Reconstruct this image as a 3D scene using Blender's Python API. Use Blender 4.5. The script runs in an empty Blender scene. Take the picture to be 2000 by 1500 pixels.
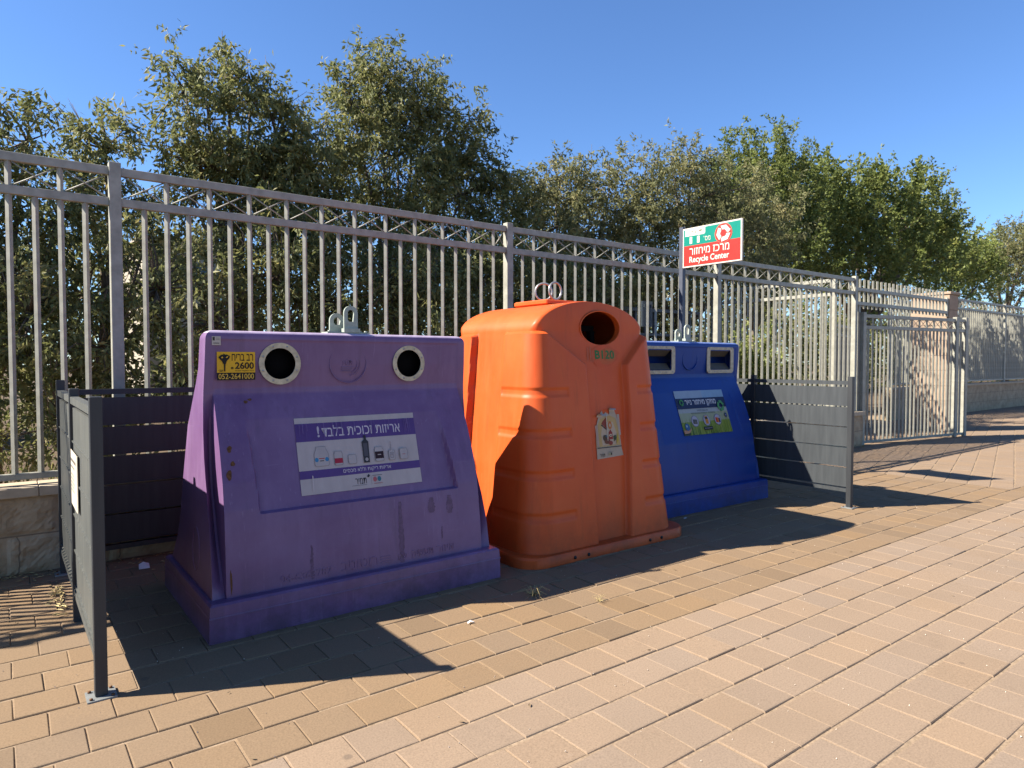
import bpy, math, random
import numpy as np
from mathutils import Vector, Matrix
random.seed(7)
R = math.radians
sc = bpy.context.scene
COL = sc.collection

# ------------------------------------------------------------------ camera
F_PX = 1325.0
YAW, PITCH = 53.011, 1.902
cd = bpy.data.cameras.new("camera")
cam = bpy.data.objects.new("camera", cd)
COL.objects.link(cam)
cd.sensor_width = 36.0
cd.lens = F_PX / 2000.0 * 36.0
cd.clip_start, cd.clip_end = 0.05, 2000
cam.location = (0, 0, 1.5)
cam.rotation_euler = (R(90 - PITCH), 0, R(YAW - 90))
cd.dof.use_dof = True
cd.dof.focus_distance = 4.6
cd.dof.aperture_fstop = 4.5
sc.camera = cam

# ------------------------------------------------------------------ light
TO_SUN = Vector((-1.385, 0.69, 1.335)).normalized()
w = bpy.data.worlds.new("World"); sc.world = w; w.use_nodes = True
nt = w.node_tree
for n in list(nt.nodes): nt.nodes.remove(n)
sky = nt.nodes.new("ShaderNodeTexSky"); sky.sky_type = 'NISHITA'; sky.sun_disc = False
sky.sun_elevation = math.asin(TO_SUN.z)
sky.sun_rotation = math.atan2(TO_SUN.x, TO_SUN.y)
sky.air_density = 1.0; sky.dust_density = 0.15; sky.ozone_density = 3.2; sky.altitude = 250
bg = nt.nodes.new("ShaderNodeBackground"); bg.inputs[1].default_value = 0.05
wo = nt.nodes.new("ShaderNodeOutputWorld")
tn = nt.nodes.new("ShaderNodeMix"); tn.data_type = 'RGBA'; tn.blend_type = 'MULTIPLY'; tn.inputs[0].default_value = 1
tn.inputs[7].default_value = (.86, 1.10, 1.42, 1)
nt.links.new(sky.outputs[0], tn.inputs[6]); nt.links.new(tn.outputs[2], bg.inputs[0]); nt.links.new(bg.outputs[0], wo.inputs[0])
sd = bpy.data.lights.new("sun", 'SUN'); sd.energy = 5.0; sd.angle = R(0.53); sd.color = (1.0, 0.93, 0.82)
sun = bpy.data.objects.new("sun", sd); COL.objects.link(sun)
sun.rotation_euler = (-TO_SUN).to_track_quat('-Z', 'Y').to_euler()
sc.view_settings.view_transform = 'Standard'; sc.view_settings.look = 'None'
sc.view_settings.exposure = 1.6; sc.view_settings.gamma = 1.0
sc.cycles.max_bounces = 6; sc.cycles.diffuse_bounces = 3; sc.cycles.glossy_bounces = 3
sc.cycles.transmission_bounces = 3; sc.cycles.transparent_max_bounces = 6
sc.cycles.caustics_reflective = False; sc.cycles.caustics_refractive = False

# ------------------------------------------------------------------ materials
def new_mat(name):
    m = bpy.data.materials.new(name); m.use_nodes = True
    t = m.node_tree; b = t.nodes["Principled BSDF"]
    return m, t, b
def N(t, typ, **kw):
    n = t.nodes.new(typ)
    for k, v in kw.items():
        if k.startswith('i_'): n.inputs[int(k[2:])].default_value = v
        else: setattr(n, k, v)
    return n
def lk(t, a, b): t.links.new(a, b)
def srgb(r, g, b):
    f = lambda c: (c / 255 / 12.92) if c / 255 <= 0.04045 else ((c / 255 + 0.055) / 1.055) ** 2.4
    return (f(r), f(g), f(b), 1)
def c4(c): return (c[0], c[1], c[2], 1)
def coords(t, scale=(1, 1, 1)):
    tc = N(t, "ShaderNodeTexCoord"); mp = N(t, "ShaderNodeMapping"); mp.inputs[3].default_value = scale
    lk(t, tc.outputs['Object'], mp.inputs[0]); return mp.outputs[0]
def noise(t, vec, scale, detail=4, rough=.55):
    n = N(t, "ShaderNodeTexNoise"); n.inputs['Scale'].default_value = scale
    n.inputs['Detail'].default_value = detail; n.inputs['Roughness'].default_value = rough
    lk(t, vec, n.inputs['Vector']); return n.outputs[0]
def ramp(t, fac, stops):
    r = N(t, "ShaderNodeValToRGB"); e = r.color_ramp.elements
    while len(e) < len(stops): e.new(.5)
    for i, (p, c) in enumerate(stops): e[i].position = p; e[i].color = c
    lk(t, fac, r.inputs[0]); return r.outputs[0]
def mix(t, fac, a, b, mode='MIX'):
    m = N(t, "ShaderNodeMix", data_type='RGBA', blend_type=mode)
    for s, v in ((0, fac), (6, a), (7, b)):
        if hasattr(v, 'is_linked') or hasattr(v, 'links'): lk(t, v, m.inputs[s])
        else: m.inputs[s].default_value = v
    return m.outputs[2]
def bump(t, b, h, strength=.3, dist=.01):
    n = N(t, "ShaderNodeBump"); n.inputs[0].default_value = strength; n.inputs[1].default_value = dist
    lk(t, h, n.inputs[2]); lk(t, n.outputs[0], b.inputs['Normal'])
W1 = (1, 1, 1, 1); K1 = (0, 0, 0, 1)

def plain(name, col, rough=.6, spec=.4, var=.12, scale=18, metal=0, bmp=.0):
    m, t, b = new_mat(name); v = coords(t)
    n = noise(t, v, scale)
    lo = tuple(x * (1 - var) for x in col[:3]) + (1,); hi = tuple(min(1, x * (1 + var)) for x in col[:3]) + (1,)
    lk(t, ramp(t, n, [(.3, lo), (.7, hi)]), b.inputs['Base Color'])
    b.inputs['Roughness'].default_value = rough; b.inputs['Specular IOR Level'].default_value = spec
    b.inputs['Metallic'].default_value = metal
    if bmp: bump(t, b, noise(t, v, scale * 6), bmp, .004)
    return m

def weathered_plastic(name, base, faded, dirt, rough=.5, fade_amt=.5, dirt_amt=.35, spec=.4, streak=.6):
    m, t, b = new_mat(name)
    v = coords(t)
    # large soft fading, vertical streaks, grime specks
    n1 = noise(t, v, 1.7, 5, .6)
    f1 = ramp(t, n1, [(.38, K1), (.68, (fade_amt,) * 3 + (1,))])
    vs = coords(t, (9, 9, .7)); n2 = noise(t, vs, 1.6, 6, .65)
    f2 = ramp(t, n2, [(.5, K1), (.72, (fade_amt * streak,) * 3 + (1,))])
    col = mix(t, f1, base, faded); col = mix(t, f2, col, faded)
    vd = coords(t, (5, 5, .55)); n3 = noise(t, vd, 2.3, 7, .7)
    f3 = ramp(t, n3, [(.56, K1), (.74, (dirt_amt,) * 3 + (1,))])
    col = mix(t, f3, col, dirt)
    n4 = noise(t, v, 60, 3, .5); f4 = ramp(t, n4, [(.68, K1), (.74, (dirt_amt * .5,) * 3 + (1,))])
    col = mix(t, f4, col, dirt)
    n6 = noise(t, coords(t, (70, 70, 2.2)), 1.0, 3, .6); f6 = ramp(t, n6, [(.66, K1), (.70, (.45,) * 3 + (1,))]); col = mix(t, f6, col, faded)
    n7 = noise(t, coords(t, (3, 3, 60)), 1.0, 3, .6); f7 = ramp(t, n7, [(.70, K1), (.73, (.4,) * 3 + (1,))]); col = mix(t, f7, col, faded)
    tc2 = N(t, "ShaderNodeTexCoord"); sz = N(t, "ShaderNodeSeparateXYZ"); lk(t, tc2.outputs['Object'], sz.inputs[0])
    mz = N(t, "ShaderNodeMapRange"); mz.inputs[1].default_value = .0; mz.inputs[2].default_value = .38; mz.inputs[3].default_value = .75; mz.inputs[4].default_value = 0; lk(t, sz.outputs[2], mz.inputs[0])
    mm7 = N(t, "ShaderNodeMath", operation='MULTIPLY'); lk(t, mz.outputs[0], mm7.inputs[0]); lk(t, ramp(t, noise(t, v, 4.5, 7, .75), [(.38, K1), (.62, W1)]), mm7.inputs[1])
    col = mix(t, mm7.outputs[0], col, dirt)
    lk(t, col, b.inputs['Base Color'])
    rr = N(t, "ShaderNodeMapRange"); rr.inputs[3].default_value = rough - .08; rr.inputs[4].default_value = rough + .14
    lk(t, n2, rr.inputs[0]); lk(t, rr.outputs[0], b.inputs['Roughness'])
    b.inputs['Specular IOR Level'].default_value = spec
    hb = N(t, "ShaderNodeMath", operation='ADD'); lk(t, noise(t, v, 5, 2), hb.inputs[0])
    h2 = N(t, "ShaderNodeMath", operation='MULTIPLY'); h2.inputs[1].default_value = .05
    lk(t, noise(t, v, 160, 2), h2.inputs[0]); lk(t, h2.outputs[0], hb.inputs[1])
    bump(t, b, hb.outputs[0], .35, .012)
    return m

M = {}
M['purple'] = weathered_plastic('purple_plastic', (.128, .062, .148, 1), (.22, .135, .25, 1), (.06, .036, .06, 1), .36, .5, .35)
M['purple_top'] = plain('sunlit_top_purple_plastic', (.42, .33, .43, 1), .5, .3, .15)  # sun on the purple bin's top edge, painted in as paler plastic
M['blue_top'] = plain('sunlit_top_blue_plastic', (.14, .20, .42, 1), .5, .3, .15)  # the blue bin's sunlit top edge, likewise put into the colour
M['orange'] = weathered_plastic('orange_plastic', (.50, .068, .009, 1), (.57, .115, .026, 1), (.22, .045, .012, 1), .45, .5, .35, .3)
M['blue'] = weathered_plastic('blue_plastic', (.0035, .033, .20, 1), (.008, .046, .24, 1), (.010, .018, .07, 1), .42, .45, .3, .28)
M['black'] = plain('black_interior', (0.00292, 0.00292, 0.00292, 1), .9, .1)
M['ring'] = plain('cream_ring', (.46, .39, .26, 1), .55, .4, .25, 30)
M['blue_ring'] = plain('dusty_steel_frame', (.42, .35, .24, 1), .5, .4, .25, 30)
M['flap'] = plain('brown_flap', (0.073, 0.0621, 0.0474, 1), .5)
M['galv'] = plain('galvanised_steel', (0.204, 0.212, 0.204, 1), .5, .5, .14, 26, .25, .1)
M['hook'] = plain('grey_painted_steel', (0.277, 0.307, 0.263, 1), .5, .5, .15, 40)
M['zinc'] = plain('zinc_steel', (0.329, 0.321, 0.307, 1), .35, .6, .2, 40, .6)
M['bolt'] = plain('dark_bolt', (0.0109, 0.0102, 0.0102, 1), .6)
M['rust'] = plain('rust_brown', (0.117, 0.0511, 0.0219, 1), .8, .2, .4, 60)
M['stain'] = plain('dark_stain', (0.0621, 0.0328, 0.0438, 1), .7, .2, .3, 60)

def charcoal(name, base, dust):
    m, t, b = new_mat(name); v = coords(t, (14, 14, 1.2)); n = noise(t, v, 2, 5)
    col = ramp(t, n, [(.35, base), (.75, dust)])
    lk(t, col, b.inputs['Base Color']); b.inputs['Roughness'].default_value = .5
    b.inputs['Specular IOR Level'].default_value = .45
    return m
M['char'] = charcoal('charcoal_paint', (.018, .020, .023, 1), (.030, .032, .034, 1))
M['char_mid'] = charcoal('half_lit_charcoal_paint', (.030, .034, .037, 1), (.046, .051, .054, 1))  # same charcoal, lightened in colour for the sun on the right screen
M['char_lit'] = charcoal('sunlit_charcoal_paint', (.055, .058, .054, 1), (.105, .106, .092, 1))  # palest charcoal copy: sunlight on the left screen painted into the colour

# fence paint with rusty drips
def fence_mat():
    m, t, b = new_mat('fence_grey_steel'); v = coords(t, (1, 1, 1))
    n = noise(t, v, 14, 5); c = ramp(t, n, [(.3, (.22, .212, .172, 1)), (.7, (.32, .31, .255, 1))])
    n2 = noise(t, coords(t, (30, 30, 6)), 3, 4); f = ramp(t, n2, [(.62, K1), (.8, (.35,) * 3 + (1,))])
    c = mix(t, f, c, (.13, .085, .055, 1))
    lk(t, c, b.inputs['Base Color']); b.inputs['Roughness'].default_value = .55
    b.inputs['Metallic'].default_value = .1
    return m
M['fence'] = fence_mat()

def stone_mat():
    m, t, b = new_mat('rock_faced_limestone'); v = coords(t)
    n = noise(t, v, 7, 8, .65)
    c = ramp(t, n, [(.25, (.21, .145, .08, 1)), (.5, (.35, .26, .16, 1)), (.75, (.44, .345, .23, 1))])
    br = N(t, "ShaderNodeTexBrick"); br.offset = .5
    br.inputs['Scale'].default_value = 1; br.inputs['Mortar Size'].default_value = .006
    br.inputs['Brick Width'].default_value = .62; br.inputs['Row Height'].default_value = .275
    br.inputs['Mortar Smooth'].default_value = .4
    tc = N(t, "ShaderNodeTexCoord"); sx = N(t, "ShaderNodeSeparateXYZ"); cx = N(t, "ShaderNodeCombineXYZ")
    ad = N(t, "ShaderNodeMath", operation='ADD')
    lk(t, tc.outputs['Object'], sx.inputs[0]); lk(t, sx.outputs[0], ad.inputs[0]); lk(t, sx.outputs[1], ad.inputs[1])
    lk(t, ad.outputs[0], cx.inputs[0]); lk(t, sx.outputs[2], cx.inputs[1]); lk(t, cx.outputs[0], br.inputs['Vector'])
    c = mix(t, br.outputs['Fac'], c, (.17, .125, .08, 1))
    lk(t, c, b.inputs['Base Color']); b.inputs['Roughness'].default_value = .9
    vo = N(t, "ShaderNodeTexVoronoi"); vo.inputs['Scale'].default_value = 22; lk(t, v, vo.inputs['Vector'])
    h = N(t, "ShaderNodeMath", operation='ADD'); lk(t, noise(t, v, 16, 9, .6), h.inputs[0])
    h1 = N(t, "ShaderNodeMath", operation='MULTIPLY'); h1.inputs[1].default_value = .35; lk(t, vo.outputs[0], h1.inputs[0])
    lk(t, h1.outputs[0], h.inputs[1])
    h3 = N(t, "ShaderNodeMath", operation='MULTIPLY_ADD'); h3.inputs[1].default_value = -1.2
    lk(t, br.outputs['Fac'], h3.inputs[0]); lk(t, h.outputs[0], h3.inputs[2])
    bump(t, b, h3.outputs[0], .9, .035)
    return m
M['stone'] = stone_mat()
M['coping'] = plain('sawn_limestone', (.40, .32, .225, 1), .8, .2, .12, 12, 0, .2)
M['pillar'] = plain('pillar_limestone', (0.307, 0.226, 0.161, 1), .85, .2, .1, 8, 0, .2)

def paver_mat():
    m, t, b = new_mat('concrete_paver'); v = coords(t)
    at = N(t, "ShaderNodeAttribute", attribute_name='tint')
    n = noise(t, v, 130, 4, .7)
    c = mix(t, ramp(t, n, [(.28, (.62, .60, .58, 1)), (.5, (1, 1, 1, 1)), (.72, (1.22, 1.2, 1.16, 1))]), K1, K1)
    mm = N(t, "ShaderNodeMix", data_type='RGBA', blend_type='MULTIPLY'); mm.inputs[0].default_value = 1
    lk(t, at.outputs['Color'], mm.inputs[6]); lk(t, ramp(t, n, [(.26, (.72, .70, .68, 1)), (.5, (1, 1, 1, 1)), (.76, (1.25, 1.22, 1.18, 1))]), mm.inputs[7])
    c = mm.outputs[2]
    n2 = noise(t, v, .9, 6, .6); f2 = ramp(t, n2, [(.5, K1), (.75, (.28,) * 3 + (1,))])
    c = mix(t, f2, c, (0.146, 0.106, 0.0693, 1))
    n3 = noise(t, coords(t, (1, 3, 1)), 3.3, 8, .75); f3 = ramp(t, n3, [(.64, K1), (.8, (.3,) * 3 + (1,))])
    c = mix(t, f3, c, (0.307, 0.263, 0.219, 1))
    n4 = noise(t, v, 2.1, 7, .75); f4 = ramp(t, n4, [(.60, K1), (.80, (.4,) * 3 + (1,))])
    c = mix(t, f4, c, (0.11, 0.0803, 0.0548, 1))
    vo = N(t, "ShaderNodeTexVoronoi"); vo.inputs['Scale'].default_value = 2.6; lk(t, v, vo.inputs['Vector'])
    fs = ramp(t, vo.outputs['Distance'], [(.035, (.45,) * 3 + (1,)), (.06, K1)]); c = mix(t, fs, c, (.07, .055, .045, 1))
    n5 = noise(t, coords(t, (1.2, .8, 1)), .55, 9, .8); f5 = ramp(t, n5, [(.56, K1), (.66, (.22,) * 3 + (1,))]); c = mix(t, f5, c, (.12, .085, .06, 1))
    lk(t, c, b.inputs['Base Color']); b.inputs['Roughness'].default_value = .85
    b.inputs['Specular IOR Level'].default_value = .2
    bump(t, b, n, .55, .004)
    return m
M['paver'] = paver_mat()
M['sand'] = plain('joint_sand', (.24, .175, .115, 1), .95, .1, .3, 60, 0, .5)
M['soil'] = plain('dry_soil', (0.102, 0.073, 0.0474, 1), .95, .1, .35, 3, 0, .5)

def leaf_mat(name, dark, light, hue, rough=.55, trans=.45):
    m, t, b = new_mat(name)
    at = N(t, "ShaderNodeAttribute", attribute_name='tint')
    c = ramp(t, at.outputs['Fac'], [(0, tuple(x * 1.35 for x in dark[:3]) + (1,)), (.6, tuple(x * 1.5 for x in light[:3]) + (1,)), (1, tuple(x * 1.35 for x in hue[:3]) + (1,))])
    lk(t, c, b.inputs['Base Color']); b.inputs['Roughness'].default_value = rough
    b.inputs['Specular IOR Level'].default_value = .3
    tr = N(t, "ShaderNodeBsdfTranslucent"); lk(t, c, tr.inputs[0])
    ms = N(t, "ShaderNodeMixShader"); ms.inputs[0].default_value = trans
    lk(t, b.outputs[0], ms.inputs[1]); lk(t, tr.outputs[0], ms.inputs[2])
    lk(t, ms.outputs[0], t.nodes["Material Output"].inputs[0])
    return m
M['leaf'] = leaf_mat('olive_leaves', (.036, .044, .014, 1), (.135, .142, .052, 1), (.24, .205, .082, 1))
M['leaf_tan'] = leaf_mat('dry_olive_leaves', (.044, .050, .018, 1), (.145, .146, .062, 1), (.25, .205, .095, 1))
M['leaf_green'] = leaf_mat('round_green_leaves', (.036, .052, .012, 1), (.120, .142, .036, 1), (.20, .195, .055, 1))
M['leaf_light'] = leaf_mat('light_green_leaves', (.055, .072, .016, 1), (.155, .180, .046, 1), (.24, .235, .075, 1), .5, .4)
M['bark'] = plain('grey_bark', (0.124, 0.0985, 0.073, 1), .9, .2, .3, 20, 0, .5)
M['house'] = plain('pale_render_wall', (0.336, 0.292, 0.226, 1), .9, .1, .06, 2)
M['roof'] = plain('tile_roof', (0.277, 0.124, 0.073, 1), .8, .2, .2, 10)
M['pane'] = plain('dark_window_glass', (0.0219, 0.0292, 0.0365, 1), .15, .6)
M['straw'] = plain('dry_straw', (0.402, 0.314, 0.139, 1), .8)
M['litter'] = plain('white_litter', (0.569, 0.569, 0.569, 1), .7)

_cm = {}
def cmat(rgb, rough=.45):
    k = (rgb, rough)
    if k not in _cm:
        c = tuple(x * k for x, k in zip(srgb(*rgb)[:3], (.68, .61, .54))) + (1,); m, t, b = new_mat('print_colour'); n = noise(t, coords(t, (6, 6, 2)), 3, 5)
        lk(t, ramp(t, n, [(.3, tuple(x * .88 for x in c[:3]) + (1,)), (.7, c)]), b.inputs['Base Color'])
        b.inputs['Roughness'].default_value = rough; b.inputs['Specular IOR Level'].default_value = .25; _cm[k] = m
    return _cm[k]

# ------------------------------------------------------------------ object helpers
ROOT = {}
def tag(o, label=None, cat=None, group=None, kind=None):
    if label: o['label'] = label
    if cat: o['category'] = cat
    if group: o['group'] = group
    if kind: o['kind'] = kind
    return o
def thing(name, loc, label, cat, group=None, rz=0):
    o = bpy.data.objects.new(name, None); COL.objects.link(o)
    o.empty_display_size = .1
    o.location = loc; o.rotation_euler = (0, 0, rz)
    ROOT[o.name] = Matrix.Translation(Vector(loc)) @ Matrix.Rotation(rz, 4, 'Z')
    return tag(o, label, cat, group)
def child_copy(src, parent, loc):
    c = src.copy(); COL.objects.link(c); c.parent = parent; c.location = loc; return c

def bar45(mb, side, z0, z1):
    k = side * .7071
    V = [(0, -k, z0), (k, 0, z0), (0, k, z0), (-k, 0, z0), (0, -k, z1), (k, 0, z1), (0, k, z1), (-k, 0, z1)]
    return mb.add(V, [(3, 2, 1, 0), (4, 5, 6, 7), (0, 1, 5, 4), (1, 2, 6, 5), (2, 3, 7, 6), (3, 0, 4, 7)])
class MB:
    def __init__(s): s.v = []; s.f = []; s.m = []; s.sm = []
    def add(s, vs, fs, mi=0, smooth=False):
        o = len(s.v); s.v += [tuple(x) for x in vs]
        s.f += [tuple(i + o for i in f) for f in fs]; s.m += [mi] * len(fs); s.sm += [smooth] * len(fs); return s
    def box(s, x0, x1, y0, y1, z0, z1, mi=0, bev=0):
        if bev:
            b = bev; P = []
            for (z, i) in ((z0, b), (z0 + b, 0), (z1 - b, 0), (z1, b)):
                P.append([(x0 + i, y0 + i, z), (x1 - i, y0 + i, z), (x1 - i, y1 - i, z), (x0 + i, y1 - i, z)])
            # octagonal corners
            L = []
            for (z, i) in ((z0, b), (z0 + b, 0), (z1 - b, 0), (z1, b)):
                a0, a1, c0, c1 = x0 + i, x1 - i, y0 + i, y1 - i; k = b * .8
                L += [(a0 + k, c0, z), (a1 - k, c0, z), (a1, c0 + k, z), (a1, c1 - k, z), (a1 - k, c1, z), (a0 + k, c1, z), (a0, c1 - k, z), (a0, c0 + k, z)]
            F = [tuple(range(7, -1, -1)), tuple(range(24, 32))]
            for r in range(3):
                for k in range(8):
                    F.append((r * 8 + k, r * 8 + (k + 1) % 8, r * 8 + 8 + (k + 1) % 8, r * 8 + 8 + k))
            return s.add(L, F, mi)
        V = [(x0, y0, z0), (x1, y0, z0), (x1, y1, z0), (x0, y1, z0), (x0, y0, z1), (x1, y0, z1), (x1, y1, z1), (x0, y1, z1)]
        return s.add(V, [(3, 2, 1, 0), (4, 5, 6, 7), (0, 1, 5, 4), (1, 2, 6, 5), (2, 3, 7, 6), (3, 0, 4, 7)], mi)
    def tube(s, path, rad, n=8, mi=0, closed=False, caps=True):
        path = [Vector(p) for p in path]; m = len(path)
        rads = rad if isinstance(rad, (list, tuple)) else [rad] * m
        V = []; up = Vector((0, 0, 1)); prev = None
        for i, p in enumerate(path):
            if closed: d = path[(i + 1) % m] - path[i - 1]
            else: d = path[min(i + 1, m - 1)] - path[max(i - 1, 0)]
            d.normalize()
            a = (prev if prev is not None else (Vector((1, 0, 0)) if abs(d.z) > .9 else up))
            a = (a - d * a.dot(d))
            if a.length < 1e-5: a = Vector((0, 1, 0)) - d * d.y
            a.normalize(); prev = a
            b = d.cross(a)
            for k in range(n):
                t = 2 * math.pi * k / n
                V.append(p + (a * math.cos(t) + b * math.sin(t)) * rads[i])
        F = []
        for i in range(m if closed else m - 1):
            j = (i + 1) % m
            for k in range(n): F.append((i * n + k, i * n + (k + 1) % n, j * n + (k + 1) % n, j * n + k))
        if caps and not closed: F.append(tuple(range(n - 1, -1, -1))); F.append(tuple((m - 1) * n + k for k in range(n)))
        return s.add(V, F, mi, True)
    def prism(s, pts, axis_o, U, Vv, Nn, depth, mi=0, hole=None):
        """pts 2D outline -> extruded along Nn; hole = second outline with the same count (a ring)"""
        O = Vector(axis_o); U = Vector(U); Vv = Vector(Vv); Nn = Vector(Nn)
        q = lambda p, d: O + U * p[0] + Vv * p[1] + Nn * d
        n = len(pts)
        if hole is None:
            s.add([q(p, 0) for p in pts] + [q(p, depth) for p in pts],
                  [tuple(range(n - 1, -1, -1)), tuple(range(n, 2 * n))] + [(i, (i + 1) % n, n + (i + 1) % n, n + i) for i in range(n)], mi)
        else:
            V = [q(p, 0) for p in pts] + [q(p, depth) for p in pts] + [q(p, 0) for p in hole] + [q(p, depth) for p in hole]
            F = []
            for i in range(n):
                j = (i + 1) % n
                F += [(i, j, n + j, n + i), (n + i, n + j, 3 * n + j, 3 * n + i), (2 * n + j, 2 * n + i, 3 * n + i, 3 * n + j), (j, i, 2 * n + i, 2 * n + j)]
            s.add(V, F, mi)
        return s
    def build(s, name, mats, root=None, parent=None, world=True, attr=None, label=None):
        """vertices are world coordinates when world; parent may be a part of root"""
        me = bpy.data.meshes.new(name)
        vs = s.v
        if world and root is not None:
            inv = ROOT[root.name].inverted(); vs = [tuple(inv @ Vector(p)) for p in vs]
        me.from_pydata(vs, [], s.f)
        if not isinstance(mats, (list, tuple)): mats = [mats]
        for mm in mats: me.materials.append(mm)
        me.polygons.foreach_set('material_index', s.m); me.polygons.foreach_set('use_smooth', s.sm)
        if attr is not None:
            a = me.attributes.new('tint', 'FLOAT_COLOR', 'FACE'); a.data.foreach_set('color', np.array(attr, dtype=np.float32).ravel())
        me.update()
        o = bpy.data.objects.new(name, me); COL.objects.link(o)
        p = parent or root
        if p is not None: o.parent = p
        if label: o['label'] = label
        return o

def np_mesh(name, V, Fq, mats, root=None, parent=None, smooth=True, mi=None, tint=None, world=True):
    me = bpy.data.meshes.new(name)
    V = np.asarray(V, dtype=np.float64); Fq = np.asarray(Fq, dtype=np.int32)
    if world and root is not None:
        inv = np.array(ROOT[root.name].inverted()); V = V @ inv[:3, :3].T + inv[:3, 3]
    k = Fq.shape[1]
    me.vertices.add(len(V)); me.vertices.foreach_set('co', V.astype(np.float32).ravel())
    me.loops.add(Fq.size); me.loops.foreach_set('vertex_index', Fq.ravel())
    me.polygons.add(len(Fq)); me.polygons.foreach_set('loop_start', np.arange(0, Fq.size, k, dtype=np.int32))
    me.polygons.foreach_set('loop_total', np.full(len(Fq), k, dtype=np.int32))
    me.polygons.foreach_set('use_smooth', np.full(len(Fq), smooth))
    for mm in (mats if isinstance(mats, (list, tuple)) else [mats]): me.materials.append(mm)
    if mi is not None: me.polygons.foreach_set('material_index', np.asarray(mi, dtype=np.int32))
    if tint is not None:
        a = me.attributes.new('tint', 'FLOAT', 'FACE'); a.data.foreach_set('value', np.asarray(tint, dtype=np.float32))
    me.update(calc_edges=True); me.validate()
    o = bpy.data.objects.new(name, me); COL.objects.link(o)
    if parent or root: o.parent = parent or root
    return o

# ------------------------------------------------------------------ lettering
_tc = {}
def text_poly(s, bold=0.0, rtl=False):
    key = (s, bold, rtl)
    if key in _tc: return _tc[key]
    c = bpy.data.curves.new('lettering', 'FONT'); c.body = s[::-1] if rtl else s; c.offset = bold; c.resolution_u = 3
    o = bpy.data.objects.new('lettering', c); COL.objects.link(o)
    bpy.context.view_layer.update()
    me = bpy.data.meshes.new_from_object(o.evaluated_get(bpy.context.evaluated_depsgraph_get()))
    V = np.array([v.co[:2] for v in me.vertices]); Fs = [tuple(p.vertices) for p in me.polygons]
    bpy.data.objects.remove(o); bpy.data.curves.remove(c); bpy.data.meshes.remove(me)
    mn = V.min(0); mx = V.max(0); V = (V - mn) / (mx - mn)
    _tc[key] = (V, Fs); return _tc[key]

class Flat:
    """a printed sheet: coloured shapes in layers, all in one mesh"""
    def __init__(s, rough=.45): s.L = []; s.cols = []; s.rough = rough; s.n = 0
    def _c(s, rgb):
        if rgb not in s.cols: s.cols.append(rgb)
        return s.cols.index(rgb)
    def poly(s, pts, rgb, up=True):
        if up: s.n += 1
        s.L.append((list(pts), [tuple(range(len(pts)))], s._c(rgb), s.n)); return s
    def rect(s, x0, y0, x1, y1, rgb, up=True): return s.poly([(x0, y0), (x1, y0), (x1, y1), (x0, y1)], rgb, up)
    def ell(s, cx, cy, rx, ry, rgb, n=28, up=True):
        return s.poly([(cx + rx * math.cos(2 * math.pi * i / n), cy + ry * math.sin(2 * math.pi * i / n)) for i in range(n)], rgb, up)
    def text(s, t, x0, y0, x1, y1, rgb, bold=.02, rtl=False):
        V, Fs = text_poly(t, bold, rtl); s.n += 1
        s.L.append(([(x0 + a * (x1 - x0), y0 + b * (y1 - y0)) for a, b in V], Fs, s._c(rgb), s.n)); return s
    def build(s, name, fn, root, parent=None, step=.00035, label=None):
        mb = MB()
        for pts, Fs, ci, n in s.L: mb.add([fn(a, b, n * step) for a, b in pts], Fs, ci)
        return mb.build(name, [cmat(c, s.rough) for c in s.cols], root, parent, label=label)
def plane_map(O, U, V, Nn):
    O, U, V, Nn = map(Vector, (O, U, V, Nn)); return lambda a, b, h: O + U * a + V * b + Nn * h
def arrows(fl, cx, cy, r, rgb, n=6, asp=1.0, w=.42):
    """ring of chasing arrow pieces"""
    for i in range(n):
        a0 = 2 * math.pi * i / n + .12; a1 = a0 + 2 * math.pi / n - .46; am = a1 + .30
        q = lambda a, rr: (cx + rr * math.cos(-a) * asp, cy + rr * math.sin(-a))
        pts = [q(a0, r), q((a0 + a1) / 2, r * 1.02), q(a1, r), q(a1, r * 1.13), q(am, r * (1 - w / 2)), q(a1, r * (1 - w) * .82), q(a1, r * (1 - w)), q((a0 + a1) / 2, r * (1 - w)), q(a0, r * (1 - w))]
        fl.poly(pts, rgb, up=(i == 0))

# ================================================================== GROUND
g = MB(); g.add([(-250, -250, -.028), (350, -250, -.028), (350, 350, -.028), (-250, 350, -.028)], [(0, 1, 2, 3)])
tag(g.build('ground', M['soil']), kind='structure')
g = MB(); g.add([(-8, -9, -.0058), (60, -9, -.0058), (60, 9.0, -.0058), (-8, 9.0, -.0058)], [(0, 1, 2, 3)])
tag(g.build('paving_joints', M['sand']), kind='structure')

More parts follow.
